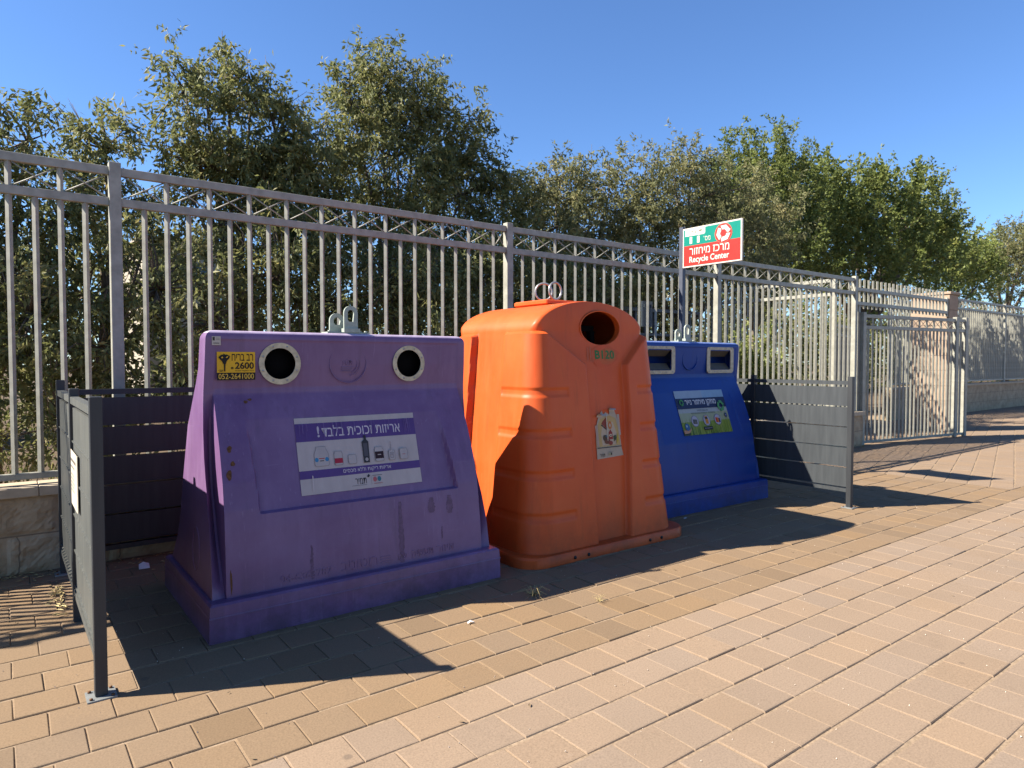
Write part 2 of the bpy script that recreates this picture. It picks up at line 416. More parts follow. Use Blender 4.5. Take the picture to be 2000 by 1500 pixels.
def clip(poly, a, b, c):
    out = []
    for i in range(len(poly)):
        p, q = poly[i], poly[(i + 1) % len(poly)]
        dp = a * p[0] + b * p[1] + c; dq = a * q[0] + b * q[1] + c
        if dp >= 0: out.append(p)
        if dp * dq < 0: t = dp / (dp - dq); out.append((p[0] + (q[0] - p[0]) * t, p[1] + (q[1] - p[1]) * t))
    return out
def visible(x, y):
    ang = math.degrees(math.atan2(y, x)) - YAW
    d = math.hypot(x, y)
    return (abs(ang) < 47 and d > .9) or (-85 < ang < 60 and .5 < d < 17)
PX, PY, Y0 = .2335, .2325, 2.553
pv = MB(); tints = []
rnd = random.Random(3)
def add_paver(poly, tint, ex=.55, ey=1.5):
    n = len(poly)
    if n < 3: return
    ar = abs(sum(poly[i][0] * poly[(i + 1) % n][1] - poly[(i + 1) % n][0] * poly[i][1] for i in range(n))) / 2
    if ar < .003: return
    cx = sum(p[0] for p in poly) / n; cy = sum(p[1] for p in poly) / n
    dz = rnd.gauss(0, .0011); tx = rnd.gauss(0, .007); ty = rnd.gauss(0, .007)
    jt = [(rnd.gauss(0, .0009), rnd.gauss(0, .0009)) for _ in poly]
    ring = lambda e, z: [(cx + (p[0] - cx) * (1 - e * ex / .117) + q[0], cy + (p[1] - cy) * (1 - e * ey / .117) + q[1], z + dz + tx * (p[0] - cx) + ty * (p[1] - cy)) for p, q in zip(poly, jt)]
    L = ring(.0042, -.03) + ring(.0042, -.0055) + ring(.0064, -.0012) + ring(.0105, 0)
    F = [tuple(range(3 * n, 4 * n))]
    for r in range(3):
        for k in range(n): F.append((r * n + k, r * n + (k + 1) % n, (r + 1) * n + (k + 1) % n, (r + 1) * n + k))
    pv.add(L, F); tints.extend([tint] * len(F))
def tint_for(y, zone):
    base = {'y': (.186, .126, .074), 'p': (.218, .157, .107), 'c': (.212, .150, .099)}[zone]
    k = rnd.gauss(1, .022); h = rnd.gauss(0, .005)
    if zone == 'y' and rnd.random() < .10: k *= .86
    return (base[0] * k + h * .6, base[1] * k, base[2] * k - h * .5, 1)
for r in range(-36, 24):
    ya = Y0 + r * PY; ym = ya + PY / 2
    off = .0125 if r % 2 == 0 else .1293
    for k in range(-12, 125):
        xa = k * PX + off; xm = xa + PX / 2
        if not visible(xm, ym): continue
        if xm > 28: continue
        poly = [(xa, ya), (xa + PX, ya), (xa + PX, ya + PY), (xa, ya + PY)]
        if ym > 2.7:
            poly = clip(poly, -1, 0, 9.42) if xm < 9.6 else []
        if not poly: continue
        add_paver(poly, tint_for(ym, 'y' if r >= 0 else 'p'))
a = R(16.5); ca, sa = math.cos(a), math.sin(a)
for i in range(-2, 90):
    for j in range(-40, 30):
        x = 9.42 + (i + (.5 if j % 2 else 0)) * PX; y = j * PY
        P = [(x, y), (x + PX, y), (x + PX, y + PY), (x, y + PY)]
        P = [(9.42 + (p[0] - 9.42) * ca - (p[1]) * sa, 3.0 + (p[0] - 9.42) * sa + p[1] * ca) for p in P]
        cx = sum(p[0] for p in P) / 4; cy = sum(p[1] for p in P) / 4
        if cx > 29 or cy > 8 or cy < 2.4 or not visible(cx, cy): continue
        P = clip(P, 1, 0, -9.42); 
        if P: P = clip(P, 0, 1, -2.7855)
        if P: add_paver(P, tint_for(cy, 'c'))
tag(pv.build('pavement', M['paver'], attr=tints), kind='structure')

# ================================================================== FENCES
def fence(name, label, cat, A, B, posts, zb, zt, z_mid, pitch=.1554, group=None, lattice=True, base_rail=True,
          post_w=.08, post_zb=None, post_top=.035, bar_w=.029, rail_h=.062, alt=True, spikes=0, zb_pick=None):
    A = Vector((A[0], A[1], 0)); B = Vector((B[0], B[1], 0)); L = (B - A).length; rz = math.atan2(B.y - A.y, B.x - A.x)
    root = thing(name, tuple(A), label, cat, group, rz)
    pzb = zb if post_zb is None else post_zb
    first = None
    for x in posts:
        if first is None:
            mb = MB(); mb.box(-post_w / 2, post_w / 2, -post_w / 2, post_w / 2, pzb, zt + post_top, bev=.004)
            first = mb.build('post', M['fence'], root, world=False); first.location = (x, 0, 0)
        else: child_copy(first, root, (x, 0, 0))
    hw = post_w / 2
    f_long = f_short = None
    for i in range(len(posts) - 1):
        x0, x1 = posts[i] + hw, posts[i + 1] - hw
        MB().box(x0, x1, -.022, .022, zt - rail_h, zt, bev=.003).build('top_rail', M['fence'], root, world=False)
        MB().box(x0, x1, -.022, .022, z_mid - rail_h, z_mid, bev=.003).build('middle_rail', M['fence'], root, world=False)
        if base_rail: MB().box(x0, x1, -.022, .022, zb, zb + .045, bev=.003).build('bottom_rail', M['fence'], root, world=False)
        n = max(1, round((x1 - x0) / pitch)); p = (x1 - x0) / n
        b = bar_w / 2; zl = (zb + .046 if base_rail else (zb_pick if zb_pick else zb))
        for k in range(1, n):
            x = x0 + k * p; lng = (k % 2 == 0) or not alt
            if lng:
                if f_long is None:
                    mb = MB(); bar45(mb, bar_w, zl, z_mid - rail_h - .001)
                    bar45(mb, bar_w, z_mid + .001, zt - rail_h - .001)
                    if spikes: bar45(mb, bar_w, zt + .001, zt + spikes)
                    f_long = mb.build('bar', M['fence'], root, world=False); f_long.location = (x, 0, 0)
                else: child_copy(f_long, root, (x, 0, 0))
            else:
                if f_short is None:
                    f_short = bar45(MB(), bar_w, zl, z_mid - rail_h - .001).build('bar', M['fence'], root, world=False); f_short.location = (x, 0, 0)
                else: child_copy(f_short, root, (x, 0, 0))
        if lattice:
            mb = MB(); z0, z1 = z_mid + .002, zt - rail_h - .002; k = 0
            while k < n:
                a0 = x0 + k * p; a1 = x0 + min(k + 2, n) * p
                mb.tube([(a0 + .02, .006, z0), (a1 - .02, .006, z1)], .0055, 5)
                mb.tube([(a0 + .02, -.008, z1), (a1 - .02, -.008, z0)], .0055, 5)
                k += 2
            mb.build('cross_brace', M['fence'], root, world=False)
    return root
fence('metal_fence', 'long grey steel bar fence on the low stone wall right behind the bins', 'fence', (-3.02, 5.95), (12.04, 5.95),
      [0, 3.735, 7.45, 11.14, 15.06], .658, 2.965, 2.735, post_zb=.622)
fence('metal_fence', 'grey bar fence running away behind the gate, seen through the bars of the front fence', 'fence', (12.10, 6.35), (12.04, 14.2),
      [0, 2.6, 5.2, 7.85], .66, 3.0, 2.75, post_zb=.622)
fence('metal_fence', 'far grey bar fence on the low wall right of the stone pillar', 'fence', (18.0, 8.0), (38.0, 8.0),
      [0, 4, 8, 12, 16, 20], .90, 3.33, 3.08, pitch=.15, bar_w=.036, post_zb=.84)
fence('metal_gate', 'wide grey barred gate standing slightly open at the end of the front fence', 'gate', (12.26, 5.90), (15.42, 5.40),
      [0, 2.86, 3.19], .035, 2.34, 2.14, pitch=.118, post_zb=.008)
fence('spiked_railing', 'spiked grey railing mounted high above the open gate', 'railing', (12.12, 5.99), (16.06, 5.99),
      [0, 3.94], 2.46, 2.82, 2.57, pitch=.165, lattice=False, base_rail=False, alt=False, spikes=.155, zb_pick=2.45, post_w=.05, post_zb=2.45)
fence('metal_gate', 'second grey barred gate further back, seen through the open gate', 'gate', (13.9, 7.3), (17.6, 8.4),
      [0, 3.8], .035, 2.3, 2.1, pitch=.13, post_zb=.008, lattice=False)

# gate side post next to the wall end
t = thing('gate_post', (12.2, 5.97, 0), 'slim grey gate post standing at the end of the stone wall', 'post')
MB().box(12.165, 12.235, 5.935, 6.005, 0, 2.47, bev=.004).build('shaft', M['fence'], t)
MB().box(12.15, 12.25, 5.92, 6.02, 2.471, 2.485).build('cap', M['fence'], t)

# dark fence and electric cabinet far behind
t = thing('dark_railing', (9.2, 9.0, 0), 'dark slate railing far behind the grey fence, left of the sign post', 'railing')
M['slate'] = plain('slate_paint', (.05, .065, .08, 1), .5)
mb = MB()
for k in range(9): mb.box(9.2 + k * .27, 9.25 + k * .27, 9.0, 9.05, 0, 2.55)
mb.build('bars', M['slate'], t); MB().box(9.1, 11.7, 8.955, 8.99, 2.47, 2.53).build('rail', M['slate'], t); MB().box(9.1, 11.7, 8.955, 8.99, 2.0, 2.05).build('rail', M['slate'], t)
t = thing('notice_board', (6.73, 6.02, 0), 'small blank slate-coloured plate hung on the back of the fence behind the orange bin', 'plate')
MB().box(6.62, 6.82, 6.0, 6.012, 1.95, 2.28, bev=.002).build('plate', M['slate'], t)
MB().box(6.64, 6.66, 5.985, 5.999, 2.2, 2.24).add([], []).box(6.78, 6.80, 5.985, 5.999, 2.2, 2.24).build('bracket', M['slate'], t)

# ================================================================== STONE WALLS
def rock_face(mb, x0, x1, y, z0, z1, step, nrm=-1, seed=1, amp=.022):
    nx = int((x1 - x0) / step); nz = max(2, int((z1 - z0) / step))
    rs = np.random.RandomState(seed)
    G = rs.rand(nx // 3 + 3, nz // 3 + 3); H = rs.rand(nx + 1, nz + 1)
    V = []
    for i in range(nx + 1):
        for j in range(nz + 1):
            x = x0 + (x1 - x0) * i / nx; z = z0 + (z1 - z0) * j / nz
            a, b = i / 3, j / 3; ia, ib = int(a), int(b); fa, fb = a - ia, b - ib
            g0 = (G[ia, ib] * (1 - fa) + G[ia + 1, ib] * fa) * (1 - fb) + (G[ia, ib + 1] * (1 - fa) + G[ia + 1, ib + 1] * fa) * fb
            row = int(z / .275); zz = z - row * .275
            xo = (x + (.31 if row % 2 else 0)) % .62
            e = min(zz, .275 - zz, xo, .62 - xo); k = min(1, max(0, e) / .035)
            V.append((x, y + nrm * ((g0 * .7 + H[i, j] * .3) * amp + .004) * k, z))
    F = [(i * (nz + 1) + j, (i + 1) * (nz + 1) + j, (i + 1) * (nz + 1) + j + 1, i * (nz + 1) + j + 1) for i in range(nx) for j in range(nz)]
    mb.add(V, F, 0, False)
t = thing('stone_wall', (4, 5.95, 0), 'low rock-faced limestone wall carrying the front fence behind the bins', 'wall')
mb = MB(); mb.box(-7, 12.2, 5.862, 6.06, 0, .549)
rock_face(mb, -1.6, 1.9, 5.86, 0, .55, .022, seed=4)
rock_face(mb, 1.9, 12.2, 5.86, 0, .55, .05, seed=5)
mb.build('wall_body', M['stone'], t)
mb = MB()
for k in range(24):
    x = -7 + k * .8; mb.box(x, x + .796, 5.80, 6.10, .551 + (k % 3) * .0004, .620, bev=.004)
mb.build('coping', M['coping'], t)
t = thing('stone_wall', (28, 8, 0), 'far low limestone wall under the fence right of the gate', 'wall')
MB().box(17.9, 40, 7.9, 8.1, 0, .78).build('wall_body', M['stone'], t)
MB().box(17.9, 40, 7.86, 8.14, .781, .84, bev=.004).build('coping', M['coping'], t)
t = thing('stone_pillar', (16.3, 6.4, 0), 'tall pinkish stone pillar at the right end of the gateway', 'pillar')
mb = MB()
for k in range(9):
    z = k * .325; mb.box(16.105, 16.56, 5.95, 6.72, z + .002, z + .323, bev=.006)
mb.build('shaft', M['pillar'], t)
MB().box(16.08, 16.6, 5.92, 6.75, 2.927, 2.985, bev=.008).build('cap', M['pillar'], t)

# ================================================================== SLAT SCREENS
def base_plate(mb, x, y, s=.085):
    mb.box(x - s, x + s, y - s, y + s, .001, .009)
def screen_panel(root, p0, p1, posts, mat, off=0., zt=1.30, zb=.16, top_rail=True, name='slat'):
    """slats between p0 and p1 (2D) hung from square posts"""
    p0 = Vector((p0[0], p0[1], 0)); p1 = Vector((p1[0], p1[1], 0)); d = (p1 - p0); L = d.length; d /= L
    nrm = Vector((-d.y, d.x, 0))
    def bx(a, b, n0, n1, z0, z1, mb):
        P = [p0 + d * a + nrm * n0, p0 + d * b + nrm * n0, p0 + d * b + nrm * n1, p0 + d * a + nrm * n1]
        V = [(q.x, q.y, z0) for q in P] + [(q.x, q.y, z1) for q in P]
        mb.add(V, [(3, 2, 1, 0), (4, 5, 6, 7), (0, 1, 5, 4), (1, 2, 6, 5), (2, 3, 7, 6), (3, 0, 4, 7)])
    for i in range(len(posts) - 1):
        a, b = posts[i] + .026, posts[i + 1] - .026
        mb = MB(); bx(a, b, -.02, .02, zt - .038, zt, mb); mb.build('top_rail', mat, root)
        mb = MB(); bx(a, b, -.02, .02, zb, zb + .035, mb); mb.build('bottom_rail', mat, root)
        z = zb + .045; h = (zt - .055 - z) / 5
        for k in range(5):
            mb = MB(); bx(a, b, -.009 , .009, z + k * h + .007, z + (k + 1) * h - .007, mb)
            # small folded lip along both edges
            bx(a, b, -.0165, -.0091, z + k * h + .007, z + k * h + .0135, mb); bx(a, b, .0091, .0165, z + k * h + .007, z + k * h + .0135, mb)
            mb.build('slat', mat, root)
def square_post(root, x, y, zt=1.345, w=.025, plate=True, mat=None):
    mb = MB(); mb.box(x - w, x + w, y - w, y + w, .010 if plate else 0, zt, bev=.003); p = mb.build('post', mat or M['char'], root)
    if plate:
        mb = MB(); mb.box(x - .058, x + .058, y - .058, y + .058, .001, .0095)
        for sx in (-1, 1):
            for sy in (-1, 1): mb.tube([(x + sx * .042, y + sy * .042, .0096), (x + sx * .042, y + sy * .042, .017)], .007, 8, 1)
        mb.build('base_plate', [M['galv'], M['rust']], root, parent=p)
t = thing('slat_screen', (.33, 4.6, 0), 'charcoal slat screen closing the left side of the bin bay, white notice on it', 'screen')
screen_panel(t, (.33, 3.50), (.33, 5.70), [0, 1.11, 2.2], M['char_lit'])
square_post(t, .33, 3.50); square_post(t, .33, 4.61, plate=False); square_post(t, .33, 5.70, zt=1.37)
fl = Flat(); fl.rect(0, 0, .43, .31, (235, 232, 222)); fl.rect(.05, .245, .38, .262, (120, 120, 118)); fl.rect(.05, .21, .3, .222, (140, 140, 138), False)
for k in range(5): fl.rect(.05, .17 - k * .022, .26 + .02 * (k % 3), .178 - k * .022, (160, 158, 152), k == 0)
nb = MB(); nb.box(.3085, .3125, 4.20, 4.68, .70, 1.0)
no = nb.build('notice', cmat((232, 228, 215)), t)
fl.build('print', plane_map((.3084, 4.655, .695), (0, -1, 0), (0, 0, 1), (-1, 0, 0)), t, parent=no)
t = thing('slat_screen', (3.6, 5.72, 0), 'long dark slat screen along the back of the bin bay against the wall', 'screen')
screen_panel(t, (.385, 5.715), (6.87, 5.715), [0, 1.63, 3.24, 4.86, 6.485], M['char'], zt=1.30, zb=.12)
for x in (2.015, 3.625, 5.245): square_post(t, x, 5.715, zt=1.30, plate=False)
t = thing('slat_screen', (6.92, 4.6, 0), 'charcoal slat screen closing the right side of the bin bay beside the blue bin', 'screen')
screen_panel(t, (6.92, 3.44), (6.92, 5.70), [0, 1.12, 2.26], M['char_mid'])
square_post(t, 6.92, 3.44); square_post(t, 6.92, 4.56, plate=False); square_post(t, 6.92, 5.70, plate=False)

# ================================================================== SKIP-SHAPED BINS (purple and blue share the mould)
def interp(z, T): return np.interp(z, [a for a, b in T], [b for a, b in T])
RIM = [(.2, 3.868), (.39, 3.895), (.56, 3.945), (.74, 4.02), (.85, 4.07), (.95, 4.105), (1.1, 4.14), (1.25, 4.152), (1.33, 4.15), (1.48, 4.133), (1.64, 4.122), (1.68, 4.122)]
BUL = [(.2, 3.858), (.39, 3.872), (.56, 3.89), (.67, 3.905), (.82, 3.94), (.95, 3.985), (1.03, 4.015), (1.15, 4.07), (1.25, 4.118), (1.31, 4.15), (1.33, 4.15), (1.48, 4.133), (1.64, 4.122), (1.68, 4.122)]
GRV = [(.2, 3.875), (.35, 3.955), (.5, 4.03), (.67, 4.10), (.79, 4.145), (.92, 4.17), (1.1, 4.18), (1.25, 4.165), (1.31, 4.152), (1.33, 4.15), (1.48, 4.133), (1.64, 4.122), (1.68, 4.122)]
BCK = [(.2, 4.97), (.24, 4.93), (.39, 4.80), (.54, 4.725), (.74, 4.68), (.88, 4.635), (1.11, 4.56), (1.23, 4.47), (1.37, 4.365), (1.46, 4.31), (1.66, 4.285), (1.68, 4.285)]
def skip_bin(name, label, dx, dy, dzs, mat, holes, root_xy, rslope, topmat):
    root = thing(name, (root_xy[0] + dx, root_xy[1] + dy, 0), label, 'recycling bin')
    T = lambda V: [(x + dx, y + dy, z * dzs) for x, y, z in V]
    ZT = 1.68
    zs = list(np.arange(.205, 1.63, .0105)) + [1.63 + .05 * math.sin(R(a)) for a in (0, 15, 30, 45, 60, 75, 90)]
    nf = 190
    Lx = lambda z: .880 + .05 * z / ZT
    Rx = lambda z: 2.722 - .05 * z / ZT
    V = []; rows = len(zs)
    # front columns: parameter list (kind, u)
    cols = [('r', 0.0), ('r', .02), ('r', .5), ('r', 1.0), ('g', 1.0), ('bl', 0.0)] + [('m', k / nf) for k in range(1, nf)] + [('br', 0.), ('g2', 0.), ('r2', 0.), ('r2', .5), ('r2', .98), ('r2', 1.)]
    nc = len(cols)
    NB = 10
    for z in zs:
        over = max(0, z - 1.63) / .05; shr = .05 * (1 - math.sqrt(max(0, 1 - over * over)))
        ysh = .034 * (1 - math.sqrt(max(0, 1 - over * over)))
        l, r = Lx(z) + shr, Rx(z) - shr
        ry, by, gy, ky = (float(interp(z, X)) for X in (RIM, BUL, GRV, BCK))
        bl, br = .955 + .022 * z / ZT, 2.645 - .022 * z / ZT
        gl, gr = bl - .004, br + .004
        if z > 1.3: bl = max(bl, l + .03); gl = bl - .004; br = min(br, r - .03); gr = br + .004
        for kind, u in cols:
            if kind == 'r': x = l + (gl - .012 - l) * u; y = ry + (gy - ry) * u * (1 if z < 1.3 else 0)
            elif kind == 'g': x = gl; y = gy
            elif kind == 'bl': x = bl; y = by
            elif kind == 'm':
                x = bl + (br - bl) * u; y = by
                xr0, xr1 = 1.125 + (1.15 - z) * .06, 2.415 + (1.15 - z) * .12
                if .645 <= z <= 1.16 and xr0 < x < xr1:
                    yr = 4.072 + (z - 1.15) * rslope
                    e = min(1, (x - xr0) / .012, (xr1 - x) / .012)
                    y = y + (max(yr, y) - y) * max(0, e)
                if 1.335 < z < 1.625: y += .004
            elif kind == 'br': x = br; y = by
            elif kind == 'g2': x = gr; y = gy
            elif kind == 'r2': x = gr + .012 + (r - gr - .012) * u; y = ry + (gy - ry) * (1 - u) * (1 if z < 1.3 else 0)
            if kind in ('r', 'r2') and ((kind == 'r' and u == 0) or (kind == 'r2' and u == 1)): y += .006
            # openings pushed inwards
            if kind == 'm':
                for h in holes:
                    if h[0] == 'c':
                        q = math.hypot(x - h[1], z - h[2]) / h[3]
                        pass
                    else:
                        pass
            V.append((x, y + ysh, z))
        for k in range(1, NB):      # right end, back, left end
            pass
        # back loop from right to left
        hb = [(r, ry + .03), (r, ry + (ky - ry) * .5), (r, ky - .03), (r - .012, ky - .008), (r - .05, ky), ((l + r) / 2, ky), (l + .05, ky), (l + .012, ky - .008), (l, ky - .03), (l, ry + (ky - ry) * .5), (l, ry + .03)]
        for x, y in hb: V.append((x, max(y, ry + .02) if y < ky - .04 else y - (ysh if y > ky - .05 else 0), z))
    n = nc + 11
    F = []; mi = []
    for j in range(rows - 1):
        for k in range(n):
            a, b = j * n + k, j * n + (k + 1) % n
            quad = (a, b, b + n, a + n)
            cen = np.mean([V[q] for q in quad], axis=0); inside = 0
            if 6 <= k < nc - 6:
                for h in holes:
                    if h[0] == 'c': inside |= math.hypot(cen[0] - h[1], cen[2] - h[2]) < h[3] * .99
                    else: inside |= (abs(cen[0] - h[1]) < h[3] and abs(cen[2] - h[2]) < h[4])
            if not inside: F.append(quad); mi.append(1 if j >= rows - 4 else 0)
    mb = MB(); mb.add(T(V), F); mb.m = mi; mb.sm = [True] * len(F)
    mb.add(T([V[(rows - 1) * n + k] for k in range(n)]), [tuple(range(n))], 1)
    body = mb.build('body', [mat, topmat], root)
    body.data.set_sharp_from_angle(angle=R(32))
    # base flange: two stepped courses
    mb = MB()
    def frust(x0, x1, y0, y1, z0, z1, i):
        Vv = [(x0, y0, z0), (x1, y0, z0), (x1, y1, z0), (x0, y1, z0), (x0 + i, y0 + i, z1), (x1 - i, y0 + i, z1), (x1 - i, y1 - i, z1), (x0 + i, y1 - i, z1)]
        mb.add(T(Vv), [(3, 2, 1, 0), (4, 5, 6, 7), (0, 1, 5, 4), (1, 2, 6, 5), (2, 3, 7, 6), (3, 0, 4, 7)])
    frust(.850, 2.748, 3.782, 5.0, 0, .134, .003); frust(.850, 2.748, 3.779, 5.003, .134, .140, .002); frust(.853, 2.745, 3.784, 4.997, .14, .195, .004); frust(.857, 2.741, 3.788, 4.99, .195, .206, .012)
    mb.build('base', mat, root)
    return root, body, T

def ring_part(root, cx, cz, y, r0, r1, mat, T, n=48):
    out = [(cx + r1 * math.cos(2 * math.pi * i / n), cz + r1 * math.sin(2 * math.pi * i / n)) for i in range(n)]
    inn = [(cx + r0 * math.cos(2 * math.pi * i / n), cz + r0 * math.sin(2 * math.pi * i / n)) for i in range(n)]
    mb = MB(); mb.prism(out, (0, y, 0), (1, 0, 0), (0, 0, 1), (0, -1, 0), .007, 0, inn)
    for i in range(8):
        a = 2 * math.pi * (i + .5) / 8; rc = (r0 + r1) / 2
        mb.tube([(cx + rc * math.cos(a), y - .0072, cz + rc * math.sin(a)), (cx + rc * math.cos(a), y - .0098, cz + rc * math.sin(a))], .0055, 8, 1)
    mb.v = T(mb.v); return mb.build('opening_ring', [mat, M['zinc']], root)

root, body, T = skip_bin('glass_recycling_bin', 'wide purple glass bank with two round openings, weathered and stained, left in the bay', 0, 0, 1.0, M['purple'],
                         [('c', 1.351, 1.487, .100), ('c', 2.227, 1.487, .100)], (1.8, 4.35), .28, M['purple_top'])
ring_part(root, 1.351, 1.487, 4.131, .094, .126, M['ring'], T); ring_part(root, 2.227, 1.487, 4.131, .092, .121, M['ring'], T)
PR = root
for cx_ in (1.351, 2.227):
    MB().tube([(cx_, 4.185, 1.487), (cx_, 4.19, 1.487)], .125, 32).build('hole_shade_disc', M['black'], root)  # black disc added behind each opening to paint the darkness inside
# raised round emblem, end disc and raised lettering
def torus(mb, cx, cy, cz, r, tr, axis='y', n=48, arc=(0, 360)):
    P = []
    full = arc[1] - arc[0] >= 360; k = n if full else n + 1
    for i in range(k):
        a = R(arc[0] + (arc[1] - arc[0]) * i / n)
        P.append((cx + r * math.cos(a), cy, cz + r * math.sin(a)) if axis == 'y' else (cx, cy + r * math.cos(a), cz + r * math.sin(a)))
    mb.tube(P, tr, 6, 0, closed=full)
def raised_text(mb, s, x0, z0, x1, z1, yfn, d=.004, rtl=False, bold=.0):
    V, Fs = text_poly(s, bold, rtl)
    A = [(x0 + a * (x1 - x0), z0 + b * (z1 - z0)) for a, b in V]; n = len(A)
    mb.add([(x, yfn(x, z) + .001, z) for x, z in A] + [(x, yfn(x, z) - d, z) for x, z in A], [tuple(n + i for i in f) for f in Fs])
    from collections import Counter
    E = Counter()
    for f in Fs:
        for i in range(len(f)): E[tuple(sorted((f[i], f[(i + 1) % len(f)])))] += 1
    mb.add([], [])
    base = len(mb.v) - 2 * n
    for (p, q), c in E.items():
        if c == 1: mb.f.append((base + p, base + q, base + n + q, base + n + p)); mb.m.append(0); mb.sm.append(False)
mb = MB(); torus(mb, 1.791, 4.135, 1.487, .124, .0035); torus(mb, 1.791, 4.135, 1.487, .062, .002, arc=(-70, 100)); torus(mb, 1.791, 4.135, 1.487, .079, .0018, arc=(-80, 60))
raised_text(mb, 'תמיר', 1.74, 1.478, 1.82, 1.51, lambda x, z: 4.136, .003, True)
for k in range(3): mb.box(1.745, 1.83 - k * .01, 4.1345, 4.138, 1.462 - k * .013, 1.467 - k * .013)
mb.build('round_emblem', M['purple'], PR)
mb = MB()
ys = lambda x, z: float(interp(z, BUL)) - .0005
for (tx_, a0, b0, a1, b1, rt) in (('04-6363787', 1.255, .232, 1.56, .275, False), ('רוטוניב', 1.62, .232, 1.86, .285, True), ('≡', 1.88, .235, 1.95, .275, False), ('ש"מ', 2.0, .235, 2.06, .275, True), ('איזור', 2.285, .235, 2.42, .277, True), ('תעשיה', 2.10, .235, 2.26, .277, True)):
    mb = MB(); raised_text(mb, tx_, a0, b0, a1, b1, ys, .003, rt); mb.build('raised_lettering', M['purple'], PR)
mb = MB(); P = [(.880 + .05 * (.405 + .125 * math.sin(2 * math.pi * i / 40)) / 1.68 , 4.26 + .085 * math.cos(2 * math.pi * i / 40), .405 + .125 * math.sin(2 * math.pi * i / 40)) for i in range(40)]
mb.tube(P, .003, 6, 0, closed=True); mb.build('end_disc', M['purple'], PR)
# stickers
fl = Flat()
K_, Y_ = (22, 16, 14), (255, 205, 45)
fl.rect(0, 0, .214, .164, Y_); fl.rect(0, 0, .214, .043, K_)
fl.text('052-2641000', .008, .006, .206, .037, (255, 215, 90), .006)
fl.text('רב בריח', .082, .112, .202, .152, K_, .006, True); fl.text('2600', .10, .064, .206, .104, K_, .022); fl.text('₪', .078, .064, .090, .076, K_, .02)
fl.text('כולל התקנה ומע"מ', .10, .049, .205, .058, K_, .012, True); fl.text('אבי', .010, .049, .033, .060, K_, .01, True)
fl.poly([(.008, .132), (.022, .146), (.032, .147), (.038, .152), (.044, .147), (.056, .148), (.072, .137), (.066, .124), (.054, .112), (.049, .096), (.046, .09), (.045, .05), (.038, .05), (.038, .09), (.033, .096), (.027, .110), (.016, .120)], K_)
fl.poly([(.022, .132), (.032, .136), (.034, .128), (.026, .127)], Y_); fl.poly([(.048, .130), (.056, .139), (.062, .136), (.054, .128)], Y_, False)
fl.build('locksmith_sticker', plane_map((.990, 4.1295, 1.392), (1, 0, 0), (0, -.008, 1), (0, -1, 0)), PR, step=.0005)
fl = Flat(); fl.rect(0, 0, .048, .05, (215, 210, 205)); fl.rect(.004, .026, .016, .046, (70, 68, 70)); fl.rect(.022, .03, .042, .033, (150, 148, 150), False); fl.rect(.022, .038, .042, .041, (150, 148, 150), False); fl.rect(.008, .008, .04, .014, (120, 118, 120), False)
fl.build('asset_sticker', plane_map((.963, 4.1215, 1.594), (1, 0, 0), (0, 0, 1), (0, -1, 0)), PR, step=.0005)
# glass poster
Wp, Hp = .812, .452
fl = Flat()
Wh, Vi = (206, 200, 205), (98, 72, 150)
fl.rect(0, 0, Wp, Hp, Wh)
fl.rect(.0, .31, Wp, .418, Vi); fl.rect(0, .092, Wp, .140, Vi, False)
fl.text('!', .135, .332, .150, .398, (225, 220, 240), .02); fl.text('אריזות זכוכית בלבד', .165, .333, .700, .400, (232, 228, 245), .004, True)
fl.text('אריזות ריקות וללא מכסים', .275, .100, .60, .132, (240, 236, 248), .0, True)
fl.text('תמיר', .345, .030, .42, .066, (40, 38, 45), .0, True); fl.rect(.32, .022, .42, .024, (120, 118, 125)); fl.poly([(.425, .072), (.44, .086), (.446, .074), (.436, .064)], (50, 48, 55)); fl.rect(.452, .018, .4535, .078, (150, 148, 150))
fl.ell(.478, .05, .013, .016, (205, 110, 120), 8); fl.ell(.508, .05, .013, .016, (70, 135, 155), 8, False); fl.rect(.462, .072, .53, .0745, (80, 80, 84), False); fl.rect(.468, .022, .53, .025, (190, 120, 120), False)
def jar(x, w, h, neck, lab=None, yb=.155, sh=.8):
    G_ = (150, 146, 152); o = .0022
    a, b = x - w / 2, x + w / 2
    pts = [(a + .006, yb), (b - .006, yb), (b, yb + .01), (b, yb + h * sh), (x + neck / 2, yb + h * .92), (x + neck / 2, yb + h), (x - neck / 2, yb + h), (x - neck / 2, yb + h * .92), (a, yb + h * sh), (a, yb + .01)]
    fl.poly(pts, G_); c = (x, yb + h / 2)
    fl.poly([(c[0] + (p[0] - c[0]) * (1 - 2 * o / w), c[1] + (p[1] - c[1]) * (1 - 2 * o / h)) for p in pts], (200, 195, 200))
    if lab: fl.rect(a + .002, yb + h * lab[0], b - .002, yb + h * lab[1], lab[2])
jar(.145, .092, .118, .06, None, .158, .62); fl.ell(.113, .198, .012, .013, (70, 150, 205), 12); fl.ell(.178, .198, .012, .013, (70, 150, 205), 12, False)
fl.rect(.128, .202, .163, .207, (200, 80, 80)); fl.rect(.133, .188, .158, .193, (60, 60, 66), False)
jar(.252, .056, .085, .048, (.15, .5, (186, 40, 72))); jar(.342, .056, .058, .052, None)
fl.poly([(.417, .155), (.457, .155), (.462, .285), (.449, .297), (.447, .325), (.433, .325), (.432, .297), (.417, .285)], (62, 60, 66)); fl.rect(.424, .195, .451, .275, (96, 94, 104)); fl.ell(.438, .175, .011, .011, (190, 186, 190), 10)
jar(.527, .062, .092, .05, (.2, .68, (52, 16, 22))); fl.rect(.515, .195, .539, .2, (210, 200, 200))
